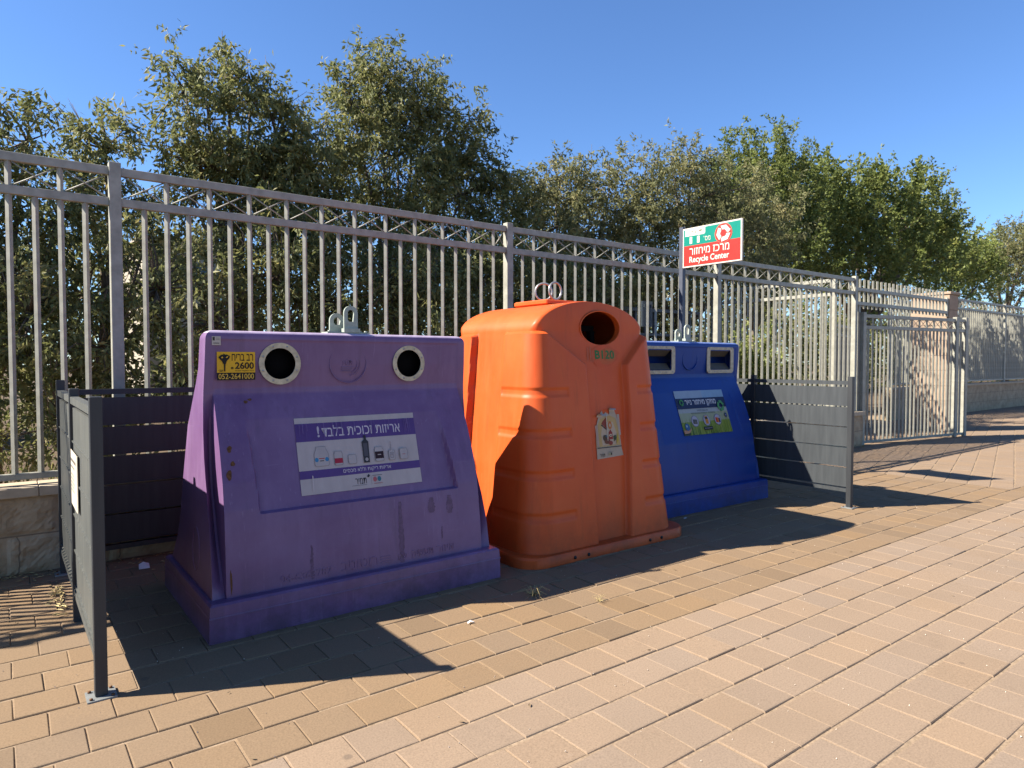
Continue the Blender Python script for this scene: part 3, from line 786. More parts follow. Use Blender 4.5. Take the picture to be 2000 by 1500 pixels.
jar(.615, .044, .070, .012, None, .155, .9); fl.rect(.611, .225, .614, .275, (150, 146, 152)); fl.rect(.603, .17, .627, .205, (140, 136, 144)); fl.rect(.606, .173, .624, .202, (196, 190, 196)); fl.rect(.613, .185, .617, .198, (60, 58, 66))
jar(.70, .058, .070, .052, None); fl.rect(.69, .185, .71, .189, (190, 110, 120))
rs = random.Random(5)
for k in range(26):
    x = rs.uniform(.02, Wp - .03); h = rs.uniform(.02, .1); fl.rect(x, .415 - h, x + rs.uniform(.001, .004), .416, (130, 108, 175), k == 0)
fl.poly([(.07, .012), (.075, .02), (.078, .105), (.072, .11)], (225, 218, 225))
tilt = Vector((0, .28, 1)); tilt_n = Vector((0, -1, .28)).normalized()
fl.build('glass_poster', plane_map((1.410, 4.072 - .28 * .448 - .0035, .702), (1, 0, 0), tilt / 1.0, tilt_n), PR, step=.0003)
# lifting gear
def lifting_gear(root, T, mat, x=1.80):
    def eye(xc, yc, w, h, z0, rear=False):
        out = []; inn = []; n = 20
        for i in range(n):
            a = math.pi * i / (n - 1); out.append((w / 2 * math.cos(a), h - w / 2 + w / 2 * math.sin(a))); 
        iw = w * .46; zt_ = h - w * .27; zb_ = h * .40
        for i in range(n):
            a = math.pi * i / (n - 1); inn.append((iw / 2 * math.cos(a), zt_ - iw / 2 + iw / 2 * math.sin(a)))
        out += [(-w / 2, h * .2), (-w / 2, 0), (0, 0), (w / 2, 0)]; inn += [(-iw / 2, zb_ + iw * .3), (-iw * .3, zb_), (0, zb_ - .001), (iw * .35, zb_)]
        mb = MB(); mb.prism(out, (xc, yc, z0), (1, 0, 0), (0, 0, 1), (0, 1, 0), .014, 0, inn); mb.v = T(mb.v)
        mb.build('lifting_eye', mat, root)
    eye(x + .033, 4.17, .095, .172, 1.690); eye(x - .035, 4.235, .10, .125, 1.690)
    mb = MB(); mb.box(x - .13, x + .16, 4.16, 4.265, 1.681, 1.690); mb.box(x - .02, x + .09, 4.155, 4.2, 1.690, 1.715)
    for q in (-.11, .1, .14): mb.tube([(x + q, 4.18, 1.69), (x + q, 4.18, 1.70)], .011, 6)
    mb.v = T(mb.v); mb.build('lifting_plate', mat, root)
lifting_gear(PR, T, M['hook'], 1.795)
# weathering marks as thin patches following the bulge
def blot(root, T, cx, cz, rx, rz, mat, seed, off=.0016, T2=None):
    rs = random.Random(seed); n = 22; ring = []
    ph = [rs.uniform(0, 6.28) for _ in range(4)]
    for i in range(n):
        a = 2 * math.pi * i / n; k = 1 + .12 * math.sin(2 * a + ph[0]) + .1 * math.sin(3 * a + ph[1]) + .06 * math.sin(5 * a + ph[2])
        ring.append((cx + rx * k * math.cos(a), cz + rz * k * math.sin(a)))
    V = []
    for q in (0, .35, .7, 1.0):
        for p in ring:
            x = cx + (p[0] - cx) * q; z = cz + (p[1] - cz) * q; V.append((x, float(interp(z, BUL)) - off, z))
    F = [(r * n + k, r * n + (k + 1) % n, (r + 1) * n + (k + 1) % n, (r + 1) * n + k) for r in range(3) for k in range(n)]
    mb = MB(); mb.add(T(V), F, 0, True); return mb
for args in [(1.005, .865, .013, .030, 1), (1.02, 1.005, .013, .018, 2), (1.03, .925, .011, .015, 3), (1.145, 1.262, .010, .010, 4), (1.17, 1.275, .013, .006, 6), (.985, .29, .005, .07, 7)]:
    blot(PR, T, *args[:4], None, args[4]).build('rust_mark', M['rust'], PR)
M['drip'] = plain('damp_streak', (0.102, 0.0511, 0.106, 1), .5, .4, .25, 40)
def streak(x, z0, z1, w, seed):
    rs = random.Random(seed); mb = MB(); V = []; n = 22
    for i in range(n):
        z = z0 + (z1 - z0) * i / (n - 1); k = w * (.5 + .5 * math.sin(math.pi * min(1, .12 + i / n))) * rs.uniform(.75, 1.1); dx = rs.uniform(-.003, .003)
        for u in (-1, 0, 1): V.append((x + dx + u * k, float(interp(z, BUL)) - .0014, z))
    mb.add(V, [(i * 3 + u, i * 3 + u + 1, i * 3 + u + 4, i * 3 + u + 3) for i in range(n - 1) for u in (0, 1)], 0, True)
    mb.build('damp_streak', M['drip'], PR)
for a_ in ((2.03, .215, .60, .020, 1), (2.26, .50, .60, .028, 2), (2.40, .48, .60, .026, 3), (1.44, .22, .42, .010, 5), (2.33, .32, .40, .006, 6)): streak(*a_)

# ---------------- blue bin
BH = [('r', 2.340, 1.494, .178, .102), ('r', 1.342, 1.494, .178, .102)]
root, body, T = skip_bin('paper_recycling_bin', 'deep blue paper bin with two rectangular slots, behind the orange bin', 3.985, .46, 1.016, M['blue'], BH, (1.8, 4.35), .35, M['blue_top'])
BR = root
def rrect(w, h, r, n=6):
    P = []
    for (cx, cy, a0) in ((w - r, h - r, 0), (-w + r, h - r, 90), (-w + r, -h + r, 180), (w - r, -h + r, 270)):
        for i in range(n): a = R(a0 + 90 * i / (n - 1)); P.append((cx + r * math.cos(a), cy + r * math.sin(a)))
    return P
for (_, cx, cz, hw, hh) in BH:
    mb = MB(); mb.prism(rrect(.236, .142, .04), (cx, 4.131, cz), (1, 0, 0), (0, 0, 1), (0, -1, 0), .008, 0, rrect(.182, .107, .02))
    for sx in (-.2, -.1, 0, .1, .2):
        for sz in (-.125, .125): mb.tube([(cx + sx, 4.1228, cz + sz), (cx + sx, 4.119, cz + sz)], .006, 8, 1)
    mb.v = T(mb.v); fr = mb.build('slot_frame', [M['blue_ring'], M['zinc']], root)
    mb = MB()
    x0, x1 = cx - .175, cx + .175
    mb.add(T([(x0, 4.136, cz + .10), (x1, 4.136, cz + .10), (x1, 4.20, cz + .035), (x0, 4.20, cz + .035)]), [(0, 1, 2, 3)])
    mb.add(T([(x0, 4.136, cz - .10), (x1, 4.136, cz - .10), (x1, 4.19, cz - .035), (x0, 4.19, cz - .035)]), [(3, 2, 1, 0)])
    mb.build('flap', M['flap'], root, parent=fr)
lifting_gear(BR, T, M['hook'], 1.80)
mb = MB(); P = [(1.83 + .12 * math.cos(2 * math.pi * i / 40), 4.137, 1.50 + .11 * math.sin(2 * math.pi * i / 40)) for i in range(40)]
mb.tube(P, .006, 6, 0, closed=True); mb.v = T(mb.v); mb.build('oval_emblem', M['blue'], BR)
Wp, Hp = .80, .445
fl = Flat(.35)
fl.rect(0, 0, Wp, Hp, (178, 192, 200))
fl.rect(0, .365, Wp, Hp, (150, 190, 228)); fl.rect(0, .365, Wp * .55, Hp, (165, 192, 222))
fl.rect(0, .13, Wp, .22, (172, 188, 160)); fl.rect(0, 0, Wp, .13, (140, 168, 72))
rs = random.Random(9)
for k in range(150):
    x = rs.uniform(0, Wp - .01); h = rs.uniform(.04, .15) * (1.3 if x < .14 or x > .6 else 1); c = rs.choice([(110, 145, 50), (160, 185, 80), (80, 120, 45), (150, 175, 95)])
    fl.poly([(x, 0), (x + .012, 0), (x + .005 + rs.uniform(-.008, .008), h)], c, k == 0 or k % 40 == 0)
fl.rect(0, .0, .10, .035, (60, 70, 34))
fl.rect(0, .262, Wp, .368, (24, 32, 84))
fl.text('מתקן מיחזור נייר', .135, .283, .640, .350, (225, 232, 245), .02, True)
fl.text('מה נכנס למחזור', .29, .232, .47, .252, (50, 54, 86), .0, True)
fl.text('עיתונים, נייר, שקיות נייר ומחברות בלבד', .19, .200, .58, .222, (50, 54, 86), .0, True)
for (x, cols) in ((.215, ((92, 92, 92), (124, 120, 112))), (.405, ((60, 44, 20), (222, 150, 40))), (.59, ((206, 60, 40), (236, 150, 50)))):
    fl.ell(x, .135, .056, .056, (108, 104, 160)); fl.ell(x, .135, .052, .052, (188, 192, 214))
    if x < .3: fl.poly([(x - .035, .11), (x + .03, .105), (x + .035, .15), (x - .03, .155)], cols[0]); fl.poly([(x - .02, .115), (x + .02, .113), (x + .02, .14)], cols[1])
    elif x < .5: fl.rect(x - .022, .10, x + .022, .15, cols[1]); fl.rect(x - .024, .148, x + .02, .172, cols[0]); fl.rect(x - .02, .17, x + .016, .18, (230, 170, 90))
    else: fl.poly([(x - .035, .11), (x - .005, .105), (x - .005, .155), (x - .035, .16)], cols[0]); fl.poly([(x - .008, .105), (x + .012, .105), (x + .01, .155), (x - .008, .155)], cols[1]); fl.rect(x + .011, .105, x + .038, .15, (54, 52, 110))
fl.poly(rrect(.075, .017, .012)and [(.40 + p[0], .055 + p[1]) for p in rrect(.075, .017, .012)], (22, 26, 40)); fl.text('אריזות נקיות בלבד', .34, .047, .46, .063, (215, 220, 225), .0, True)
fl.poly([(.0, .055), (.05, .05), (.10, .055), (.128, .075), (.12, .05), (.08, .022), (.03, .018), (0, .02)], (205, 160, 130)); fl.ell(.068, .082, .036, .036, (60, 110, 170)); fl.ell(.06, .09, .014, .012, (170, 205, 225), 8)
arrows(fl, .07, .325, .034, (70, 160, 80), 3, 1, .5); arrows(fl, .70, .275, .058, (90, 175, 110), 3, 1, .5)
fl.ell(.745, .175, .02, .024, (40, 60, 130)); fl.ell(.745, .175, .007, .009, (190, 205, 225), 10)
fl.build('paper_poster', plane_map((5.475, 4.532 + (.750 / 1.016 - 1.15) * .35 - .0045, .750), (1, 0, 0), (0, .3445, 1), tilt_n), BR, step=.0003)

# ================================================================== ORANGE BIN
def orange_bin():
    CX, CY = 3.855, 4.535
    root = thing('packaging_recycling_bin', (CX, CY, 0), 'tall orange packaging bin with domed roof, big oval hole and stencilled code, in the middle', 'recycling bin')
    zs = list(np.arange(.078, 1.72, .0115)) + [1.735 + .252 * math.sin(R(q)) for q in list(np.linspace(0, 89, 44))]
    NP = 560
    V = []; mi_src = []
    hx, hz, hrx, hrz = 3.935, 1.772, .222, .138
    def smooth(a, b, x):
        t = min(1, max(0, (x - a) / (b - a))); return t * t * (3 - 2 * t)
    prevn = None
    for z in zs:
        zz = min(z, 1.735); k = (zz - .078) / (1.735 - .078)
        a = .765 - .160 * k ** .85; b = .690 - .178 * k
        b0 = .735 - .175 * k
        if z > 1.735:
            q = (z - 1.735) / .253; a *= max(0.02, (1 - q ** 2.05)) ** .5
            b -= .018 * q ** 3; 
        r = .17 - .085 * k
        if z > 1.735: r = .085 * (1 - .45 * min(1, (z - 1.735) / .06))
        r = min(r, a * .9, b * .9)
        # outline of rounded rectangle with fixed parameter split: start mid front, going +x
        segs = []
        def seg(p, q, n): 
            for i in range(n): segs.append((p[0] + (q[0] - p[0]) * i / n, p[1] + (q[1] - p[1]) * i / n, None))
        def cor(cx, cy, a0, n):
            for i in range(n):
                t_ = R(a0 + 90 * i / n); segs.append((cx + r * math.cos(t_), cy + r * math.sin(t_), t_))
        seg((0, -b), (a - r, -b), 90); cor(a - r, -b + r, -90, 30); seg((a, -b + r), (a, b - r), 90); cor(a - r, b - r, 0, 20)
        seg((a - r, b), (-a + r, b), 50); cor(-a + r, b - r, 90, 20); seg((-a, b - r), (-a, -b + r), 130); cor(-a + r, -b + r, 180, 40); seg((-a + r, -b), (0, -b), 90)
        for (x, y, t_) in segs:
            X, Y = CX + x, CY + y * (1.14 if y > 0 else 1)
            # outward normal
            if t_ is not None: nx, ny = math.cos(t_), math.sin(t_)
            elif abs(y + b) < 1e-6: nx, ny = 0, -1
            elif abs(y - b) < 1e-6: nx, ny = 0, 1
            else: nx, ny = (1 if x > 0 else -1), 0
            d = 0
            front = -ny if ny < 0 else 0
            # raised corner blocks either side of a central channel
            if z < 1.735 and y < .3:
                if x < 0:
                    ch = -.135; edge = ch - max(0, (z - 1.475)) * 1.56
                    e = smooth(edge + .004, edge - .016, X - CX)
                    fade = smooth(-.14 + .02, -.20, y)
                else:
                    ch = .215 + .085 * (z - .1); ch = min(ch, .30); edge = ch + max(0, (z - 1.475)) * 1.05
                    e = smooth(edge - .006, edge + .022, X - CX)
                    fade = smooth(-.14 + .02, -.20, y)
                topf = smooth(1.735, 1.712, z)
                d += .055 * e * max(fade, front) * topf
            # rear pilaster
            if z < 1.735 and abs(x) > a - .02: d += .06 * smooth(.22, .235, y) * smooth(.43, .40, y) * smooth(1.735, 1.715, z)
            # pressed grooves
            for gz in (1.265, .955, .645, .335):
                if abs(z - gz) < .034:
                    xe = .345 if x < 0 else .395
                    on = (x < -xe or y > -b + .3 * r) if x < 0 else (x > xe + .02)
                    if on and y < -.185:
                        lim = 1.0
                        if ny < -.99: lim = smooth(xe, xe + .02, abs(x))
                        if abs(nx) > .99: lim = min(lim, smooth(-.19, -.215, y))
                        d -= .0095 * smooth(.034, .021, abs(z - gz)) * lim
            X += nx * d; Y += ny * d
            ins = 0
            if y < -b + .02 and (z < 1.95):
                qx, qz = (X - hx) / hrx, (z - hz) / hrz; q = math.hypot(qx, qz)
                if .93 < q < 1.07: X, z2 = hx + (X - hx) / q, hz + (z - hz) / q; V.append((X, Y, z2)); continue
            V.append((X, Y, z))
    n = NP; rows = len(zs)
    assert len(V) == n * rows, (len(V), n, rows)
    F = []; mi = []
    for j in range(rows - 1):
        for k in range(n):
            aa, bb = j * n + k, j * n + (k + 1) % n
            quad = (aa, bb, bb + n, aa + n)
            if V[aa][1] < 4.1 and sum(math.hypot((V[q][0] - hx) / hrx, (V[q][2] - hz) / hrz) for q in quad) / 4 < .995: continue
            F.append(quad)
    o = np_mesh('body', V, F, [M['orange'], M['black']], root)
    o.data.set_sharp_from_angle(angle=R(50))
    mb = MB(); mb.add([V[(rows - 1) * n + k] for k in range(n)], [tuple(range(n))]); mb.build('roof_ridge', M['orange'], root)
    # base flange
    P = rrect(.905, .80, .2, 10); P2 = [(p[0] * .985, p[1] * .985) for p in P]
    mb = MB(); nn = len(P)
    L = [(CX + p[0], CY + p[1], 0) for p in P] + [(CX + p[0], CY + p[1], .062) for p in P] + [(CX + p[0] * .988, CY + p[1] * .986, .078) for p in P]
    FF = [tuple(range(2 * nn, 3 * nn))] + [(r * nn + k, r * nn + (k + 1) % nn, (r + 1) * nn + (k + 1) % nn, (r + 1) * nn + k) for r in range(2) for k in range(nn)]
    mb.add(L, FF, 0, True); bo = mb.build('base', M['orange'], root); bo.data.set_sharp_from_angle(angle=R(40))
    yf = CY - .80
    for x in (3.405, 3.545, 4.235, 4.375):
        MB().tube([(x, yf + .002, .034), (x, yf - .006, .034)], .013, 12).build('bolt', M['bolt'], root, parent=bo)
    # inner bar seen through the hole
    mb = MB(); mb.box(3.55, 4.03, 4.2, 4.235, 1.755, 1.80); mb.box(3.985, 4.03, 4.19, 4.235, 1.62, 1.757); mb.build('inner_bar', M['black'], root)
    # lip of the opening
    mb = MB(); P = [(hx + (hrx + .003) * math.cos(2 * math.pi * i / 72), 4.021 , hz + (hrz + .003) * math.sin(2 * math.pi * i / 72)) for i in range(72)]
    mb.tube(P, .007, 8, 0, closed=True)
    nn_ = len(P); mb.add(P + [(p[0], p[1] + .055, p[2]) for p in P], [(i, (i + 1) % nn_, nn_ + (i + 1) % nn_, nn_ + i) for i in range(nn_)], 0, True)
    mb.build('opening_lip', M['orange'], root)
    # roof plate and lifting rings
    mb = MB(); mb.box(3.62, 4.10, 4.33, 4.78, 1.975, 2.018, bev=.01); pl = mb.build('roof_plate', M['orange'], root)
    def ringo(cx, cy, cz, ang):
        Pp = []
        for i in range(32):
            q = 2 * math.pi * i / 32; u, v = .074 * math.cos(q), .074 * math.sin(q)
            Pp.append((cx + u * math.cos(ang), cy + u * math.sin(ang), cz + v))
        mb = MB(); mb.tube(Pp, .0095, 8, 0, closed=True); mb.tube([(cx, cy, 2.0), (cx, cy, cz - .072)], .014, 8)
        mb.build('lifting_ring', M['zinc'], root)
    ringo(3.86, 4.50, 2.112, R(5)); ringo(3.83, 4.62, 2.112, R(-32))
    # stencilled code on a scraped pale patch
    fl = Flat(); 
    rs = random.Random(2)
    ptch = (188, 96, 44)
    def wob(cx, cy, rx, ry, sd):
        r2 = random.Random(sd); ph = [r2.uniform(0, 6) for _ in range(3)]
        return [(cx + rx * (1 + .1 * math.sin(3 * a + ph[0]) + .08 * math.sin(5 * a + ph[1]) + .05 * math.sin(9 * a + ph[2])) * math.cos(a), cy + ry * (1 + .1 * math.sin(2 * a + ph[1])) * math.sin(a)) for a in [2 * math.pi * i / 36 for i in range(36)]]
    fl.poly(wob(.15, .03, .16, .085, 1), (226, 96, 40)); fl.poly(wob(.18, .03, .115, .066, 2), (216, 106, 48)); fl.poly(wob(.21, .035, .07, .05, 3), (206, 114, 54))
    for k in range(16):
        x = rs.uniform(-.045, .06); fl.rect(x, rs.uniform(-.03, .0), x + .003, rs.uniform(.07, .11), (214, 128, 92), k == 0)
    fl.text('B120', .045, .005, .265, .077, (36, 128, 60), .028)
    for k in range(5):
        x = .06 + rs.uniform(0, .2); fl.rect(x, -.01, x + .002, .09, (208, 110, 60), k == 0)
    fl.build('stencilled_code', plane_map((3.81, 3.9965, 1.515), (1, 0, 0), (.0, .1074, 1), (0, -1, 0)), root)
    # torn paper poster in the channel, with curled top
    def pmap(a_, b_, h):
        z = .715 + b_; ybase = 3.845 + (z - .078) * .1074
        return Vector((3.80 + a_, ybase - .005 - h, z))
    fl = Flat()
    fl.poly([(.0, 0), (.30, .012), (.285, .07), (.275, .17), (.262, .28), (.245, .345), (.225, .39), (.18, .405), (.165, .352), (.125, .372), (.10, .352), (.085, .385), (.045, .345), (.015, .27), (.0, .16)], (196, 186, 170))
    fl.poly([(.005, .095), (.272, .098), (.262, .22), (.235, .32), (.17, .345), (.06, .32), (.02, .26), (.005, .17)], (206, 180, 122))
    fl.poly([(.07, .105), (.225, .105), (.235, .2), (.2, .29), (.09, .29), (.06, .2)], (204, 190, 170))
    fl.poly([(.085, .30), (.125, .33), (.125, .235), (.07, .28)], (150, 60, 40)); fl.poly([(.072, .275), (.125, .235), (.12, .228), (.065, .268)], (50, 42, 34), False)
    fl.ell(.165, .265, .022, .034, (206, 128, 60), 12); fl.ell(.165, .265, .009, .014, (204, 190, 170), 10)
    fl.poly([(.14, .15), (.19, .15), (.185, .205), (.165, .232), (.145, .205)], (158, 48, 40)); fl.ell(.165, .182, .017, .012, (222, 206, 180), 12); fl.ell(.167, .181, .007, .006, (90, 50, 40), 8)
    fl.ell(.10, .165, .024, .026, (86, 66, 44), 9); fl.ell(.125, .135, .034, .02, (120, 70, 46), 9); fl.ell(.16, .122, .024, .018, (150, 60, 50), 9); fl.poly([(.20, .13), (.225, .15), (.222, .185), (.195, .175)], (54, 78, 44)); fl.ell(.118, .178, .014, .01, (70, 110, 130), 8)
    fl.poly([(.225, .11), (.25, .14), (.246, .2), (.232, .17)], (200, 180, 60)); 
    fl.rect(.125, .14, .131, .345, (222, 214, 206)); fl.rect(.004, .086, .278, .092, (52, 48, 46))
    fl.text('תמיר', .03, .016, .085, .042, (60, 56, 56), .0, True); fl.rect(.112, .012, .113, .055, (150, 146, 140)); fl.rect(.13, .025, .145, .045, (196, 190, 150)); fl.rect(.147, .025, .162, .045, (60, 60, 50), False); fl.rect(.125, .052, .185, .055, (150, 146, 140), False)
    tp = fl.build('torn_poster', pmap, root, step=.0004)
    mb = MB()
    for (a0_, a1_, b0_, sg) in ((.02, .085, .335, 1), (.165, .225, .375, -1)):
        V_ = []
        for i in range(7):
            q = i / 6; ang = q * 2.6
            for a_ in (a0_, a1_):
                v_ = pmap(a_ + sg * .02 * q, b0_ + .028 * math.sin(ang), .003 + .022 * (1 - math.cos(ang))); V_.append(tuple(v_))
        mb.add(V_, [(2 * i, 2 * i + 1, 2 * i + 3, 2 * i + 2) for i in range(6)], 0, True)
    for (a_, b_) in ((.262, .28), (.01, .2)):
        mb.add([tuple(pmap(a_, b_ - .1, .001)), tuple(pmap(a_ + .012, b_ - .1, .012)), tuple(pmap(a_ + .002, b_ + .07, .016)), tuple(pmap(a_ - .012, b_ + .07, .002))], [(0, 1, 2, 3)])
    mb.build('curled_edge', cmat((205, 198, 190)), root, parent=tp)
    # scrape marks next to the channel
    mb = MB(); rs = random.Random(8)
    for k in range(9):
        x = 3.655 + rs.uniform(-.03, .03); z0_ = .75 + rs.uniform(-.02, .22); hh = rs.uniform(.05, .22); wd = rs.uniform(.002, .006)
        yy = lambda z: CY - (.690 - .178 * (z - .078) / 1.657) - .0508
        mb.add([(x, yy(z0_) , z0_), (x + wd, yy(z0_), z0_), (x + wd * .6, yy(z0_ + hh), z0_ + hh), (x, yy(z0_ + hh), z0_ + hh)], [(0, 1, 2, 3)])
    mb.build('scrape_marks', plain('scraped_plastic', (.72, .36, .22, 1), .6), root)
    fl = Flat(); fl.ell(0, 0, .016, .028, (225, 160, 40), 12); fl.ell(.006, 0, .007, .010, (20, 18, 18), 10)
    fl.build('yellow_sticker', plane_map((3.36, 3.9505, 1.55), (1, 0, 0), (0, .107, 1), (0, -1, 0)), root)
orange_bin()

# ================================================================== SIGN
t = thing('recycle_center_sign', (6.975, 5.66, 0), 'teal and red recycle center sign on a tall dark post above the blue bin', 'sign')
M['navy'] = plain('dark_slate_paint', (.055, .062, .085, 1), .45)
po = MB().box(6.925, 6.985, 5.60, 5.66, 1.372, 3.20, bev=.003).build('post', M['navy'], t)
MB().box(6.935, 6.945, 5.56, 5.60, 2.72, 3.14).build('bracket', M['navy'], t)
bd = MB().box(6.905, 6.93, 4.725, 5.585, 2.675, 3.165, bev=.004).build('board', cmat((232, 232, 228)), t)
fl = Flat(.35)
TE, RE, WW = (20, 150, 138), (214, 62, 58), (240, 240, 238)
Wd, Hd = .85, .485
fl.rect(0, 0, Wd, Hd, WW); fl.rect(.012, .014, Wd - .014, .265, RE); fl.rect(.012, .265, Wd - .014, Hd - .016, TE, False)
fl.poly([(.035, .385), (.32, .385), (.335, .40), (.335, Hd - .014), (.035, Hd - .014)], WW)
fl.text('מודיעין', .085, .422, .175, .445, (60, 70, 70), .0, True); fl.poly([(.185, .415), (.205, .415), (.20, .455)], (40, 90, 70)); fl.ell(.275, .437, .011, .013, (60, 110, 70), 10); fl.rect(.245, .425, .262, .445, (150, 110, 100)); fl.rect(.07, .404, .18, .409, (150, 150, 150))
fl.text('11', .105, .288, .255, .372, WW, .035); fl.text("מס", .335, .298, .415, .352, WW, .0, True); fl.rect(.318, .342, .324, .358, WW)
fl.ell(.600, .352, .122, .118, (236, 120, 110), 36); fl.ell(.600, .352, .115, .111, RE, 36); arrows(fl, .600, .352, .098, WW, 3, 1.0, .52)
fl.text('מרכז מיחזור', .105, .148, .685, .232, WW, .008, True)
fl.text('Recycle Center', .105, .030, .685, .128, WW, .018)
fl.build('print', plane_map((6.9045, 5.58, 2.678), (0, -1, 0), (0, 0, 1), (-1, 0, 0)), t, parent=bd)

# ================================================================== HOUSE BEHIND
t = thing('beige_house', (4.6, 24, 0), 'pale beige house glimpsed through the trees behind the fence', 'house')
w_ = MB().box(3.3, 5.4, 22, 28, 0, 5.0).build('wall', M['house'], t)
mb = MB(); mb.box(3.2, 5.5, 21.9, 28.1, 5.001, 5.12); mb.build('roof', M['house'], t)
for x in (4.0, 4.9):
    for z in (1.0, 3.4):
        f_ = MB().box(x - .3, x + .3, 21.96, 22, z, z + 1.1).build('window', M['coping'], t)
        MB().box(x - .25, x + .25, 21.95, 21.959, z + .07, z + 1.03).build('pane', M['pane'], t, parent=f_)

# ================================================================== TREES
def make_leaves(rs, P, D, n_per, L, Wd, droop, spray_len, jit):
    """P spray roots, D spray directions -> quads"""
    n = len(P)
    tt = rs.rand(n, n_per, 1)
    base = P[:, None, :] + D[:, None, :] * tt * spray_len + rs.normal(0, jit, (n, n_per, 3))
    base[..., 2] -= (tt[..., 0] ** 2) * spray_len * droop * .5
    ax = D[:, None, :] * .5 + rs.normal(0, .55, (n, n_per, 3)); ax[..., 2] -= droop
    ax /= np.linalg.norm(ax, axis=2, keepdims=True)
    rn = rs.normal(0, 1, (n, n_per, 3)); sd = np.cross(ax, rn); sd /= np.linalg.norm(sd, axis=2, keepdims=True) + 1e-9
    nr = np.cross(ax, sd)
    l = L * rs.uniform(.45, 1.45, (n, n_per, 1)); ww = Wd * rs.uniform(.7, 1.2, (n, n_per, 1))
    a = base; c = base + ax * l; m_ = base + ax * l * .45
    b = m_ + sd * ww + nr * ww * .25; d = m_ - sd * ww + nr * ww * .25
    V = np.stack([a, b, c, d], axis=2).reshape(-1, 3)
    F = np.arange(len(V)).reshape(-1, 4)
    sp = rs.rand(n, 1) * .55 + rs.rand(n, n_per) * .45
    return V, F, sp.ravel()

def tree(name, label, Y, trunk, blobs, mat, seed, L=.088, Wd=.017, droop=.75, dens=1.0, upright=.5, cat='tree', group='trees behind the fence', depth=.85, per=18, spray=.34, trunk_r=.07, gap=.22, jit=.03):
    rs = np.random.RandomState(seed)
    root = thing(name, (trunk[0], trunk[1], 0), label, cat, group)
    PP = []; DD = []
    ph = rs.rand(6, 3) * 6.28; fr = rs.normal(0, 1, (6, 3)) * 3.6
    for bl in blobs:
        cx, cz, rx, rz = bl[:4]; k = bl[4] if len(bl) > 4 else 1.0; ry = depth * max(rx, .45); cy = Y + (bl[5] if len(bl) > 5 else 0)
        n = int(dens * k * 420 * rx * rz + 14)
        u = rs.normal(0, 1, (n * 3, 3)); u /= np.linalg.norm(u, axis=1, keepdims=True)
        r = rs.rand(n * 3, 1) ** .42
        wob = 1 + .16 * np.sin(u @ fr[0] * 1.7 + ph[0, 0])[:, None] + .14 * np.sin(u @ fr[1] * 3.1 + ph[1, 0])[:, None]
        p = u * r * wob * np.array([rx, ry, rz]) + np.array([cx, cy, cz])
        f = sum(np.sin(p @ fr[i] + ph[i, 0]) for i in range(6)) / 6 + rs.normal(0, .12, len(p))
        keep = f > -gap
        p = p[keep][:n]; uu = u[keep][:n]
        p = p[p[:, 2] > .15]; uu = uu[:len(p)]
        dd = uu * .8 + np.array([0, 0, upright]) + rs.normal(0, .28, (len(p), 3)); dd /= np.linalg.norm(dd, axis=1, keepdims=True)
        PP.append(p); DD.append(dd)
        ns = max(3, int(9 * k * rx / .6 * (.85 / max(.5, L * 10))))
        for _s in range(ns):
            q = rs.normal(0, 1, 3); q[2] = abs(q[2]) * .9 + .25; q /= np.linalg.norm(q)
            st = np.array([cx, cy, cz]) + q * np.array([rx, ry, rz]) * .95
            dv = q * .55 + np.array([0, 0, .9]); dv /= np.linalg.norm(dv); ln = rs.uniform(.18, .55) * min(1.5, max(.6, rx / .6)) * (1 if upright > .3 else .5)
            m7 = max(3, int(ln / .075)); tt_ = np.linspace(0, 1, m7)[:, None]
            PP.append(st + dv * ln * tt_ + rs.normal(0, .02, (m7, 3))); DD.append(np.repeat(dv[None] * .6, m7, 0) + rs.normal(0, .4, (m7, 3)))
    P = np.concatenate(PP); D = np.concatenate(DD)
    V, F, tn = make_leaves(rs, P, D, per, L, Wd, droop, spray, jit)
    np_mesh('crown', V, F, mat, root, smooth=False, tint=tn)
    # trunk, limbs and twigs
    mb = MB(); tx, ty = trunk[0], trunk[1]
    zc = min(b[1] for b in blobs)
    top = (np.mean([b[0] for b in blobs]), Y, max(.6, zc * .6))
    mb.tube([(tx, ty, -.02), (tx + .03, ty, top[2] * .5), (tx * .6 + top[0] * .4, ty, top[2])], [trunk_r * 1.25, trunk_r, trunk_r * .8], 8)
    j = (tx * .6 + top[0] * .4, ty, top[2] - .02)
    for bl in blobs:
        c = (bl[0], Y + (bl[5] if len(bl) > 5 else 0), bl[1]); mid = ((j[0] + c[0]) / 2 + rs.normal(0, .06), (j[1] + c[1]) / 2 + rs.normal(0, .06), (j[2] + c[2]) / 2)
        mb.tube([j, mid, c], [trunk_r * .6, trunk_r * .4, trunk_r * .22], 6)
        tip = (c[0] + rs.normal(0, .12), c[1], c[2] + bl[3] * 1.0); mb.tube([c, ((c[0] + tip[0]) / 2 + .03, c[1], (c[2] + tip[2]) / 2), tip], [trunk_r * .22, .012, .004], 5)
    idx = rs.permutation(len(P))[:90]
    DD_ = None
    cent = np.array([(b[0], Y + (b[5] if len(b) > 5 else 0), b[1]) for b in blobs])
    for i in idx:
        c = cent[np.argmin(((cent - P[i]) ** 2).sum(1))]; e = P[i] + D[i] * spray * 1.1
        m_ = (c + P[i]) / 2 + rs.normal(0, .04, 3)
        mb.tube([tuple(c), tuple(m_), tuple(P[i]), tuple(e)], [.014, .010, .006, .002], 4)
    mb.build('trunk', M['bark'], root)
    return root

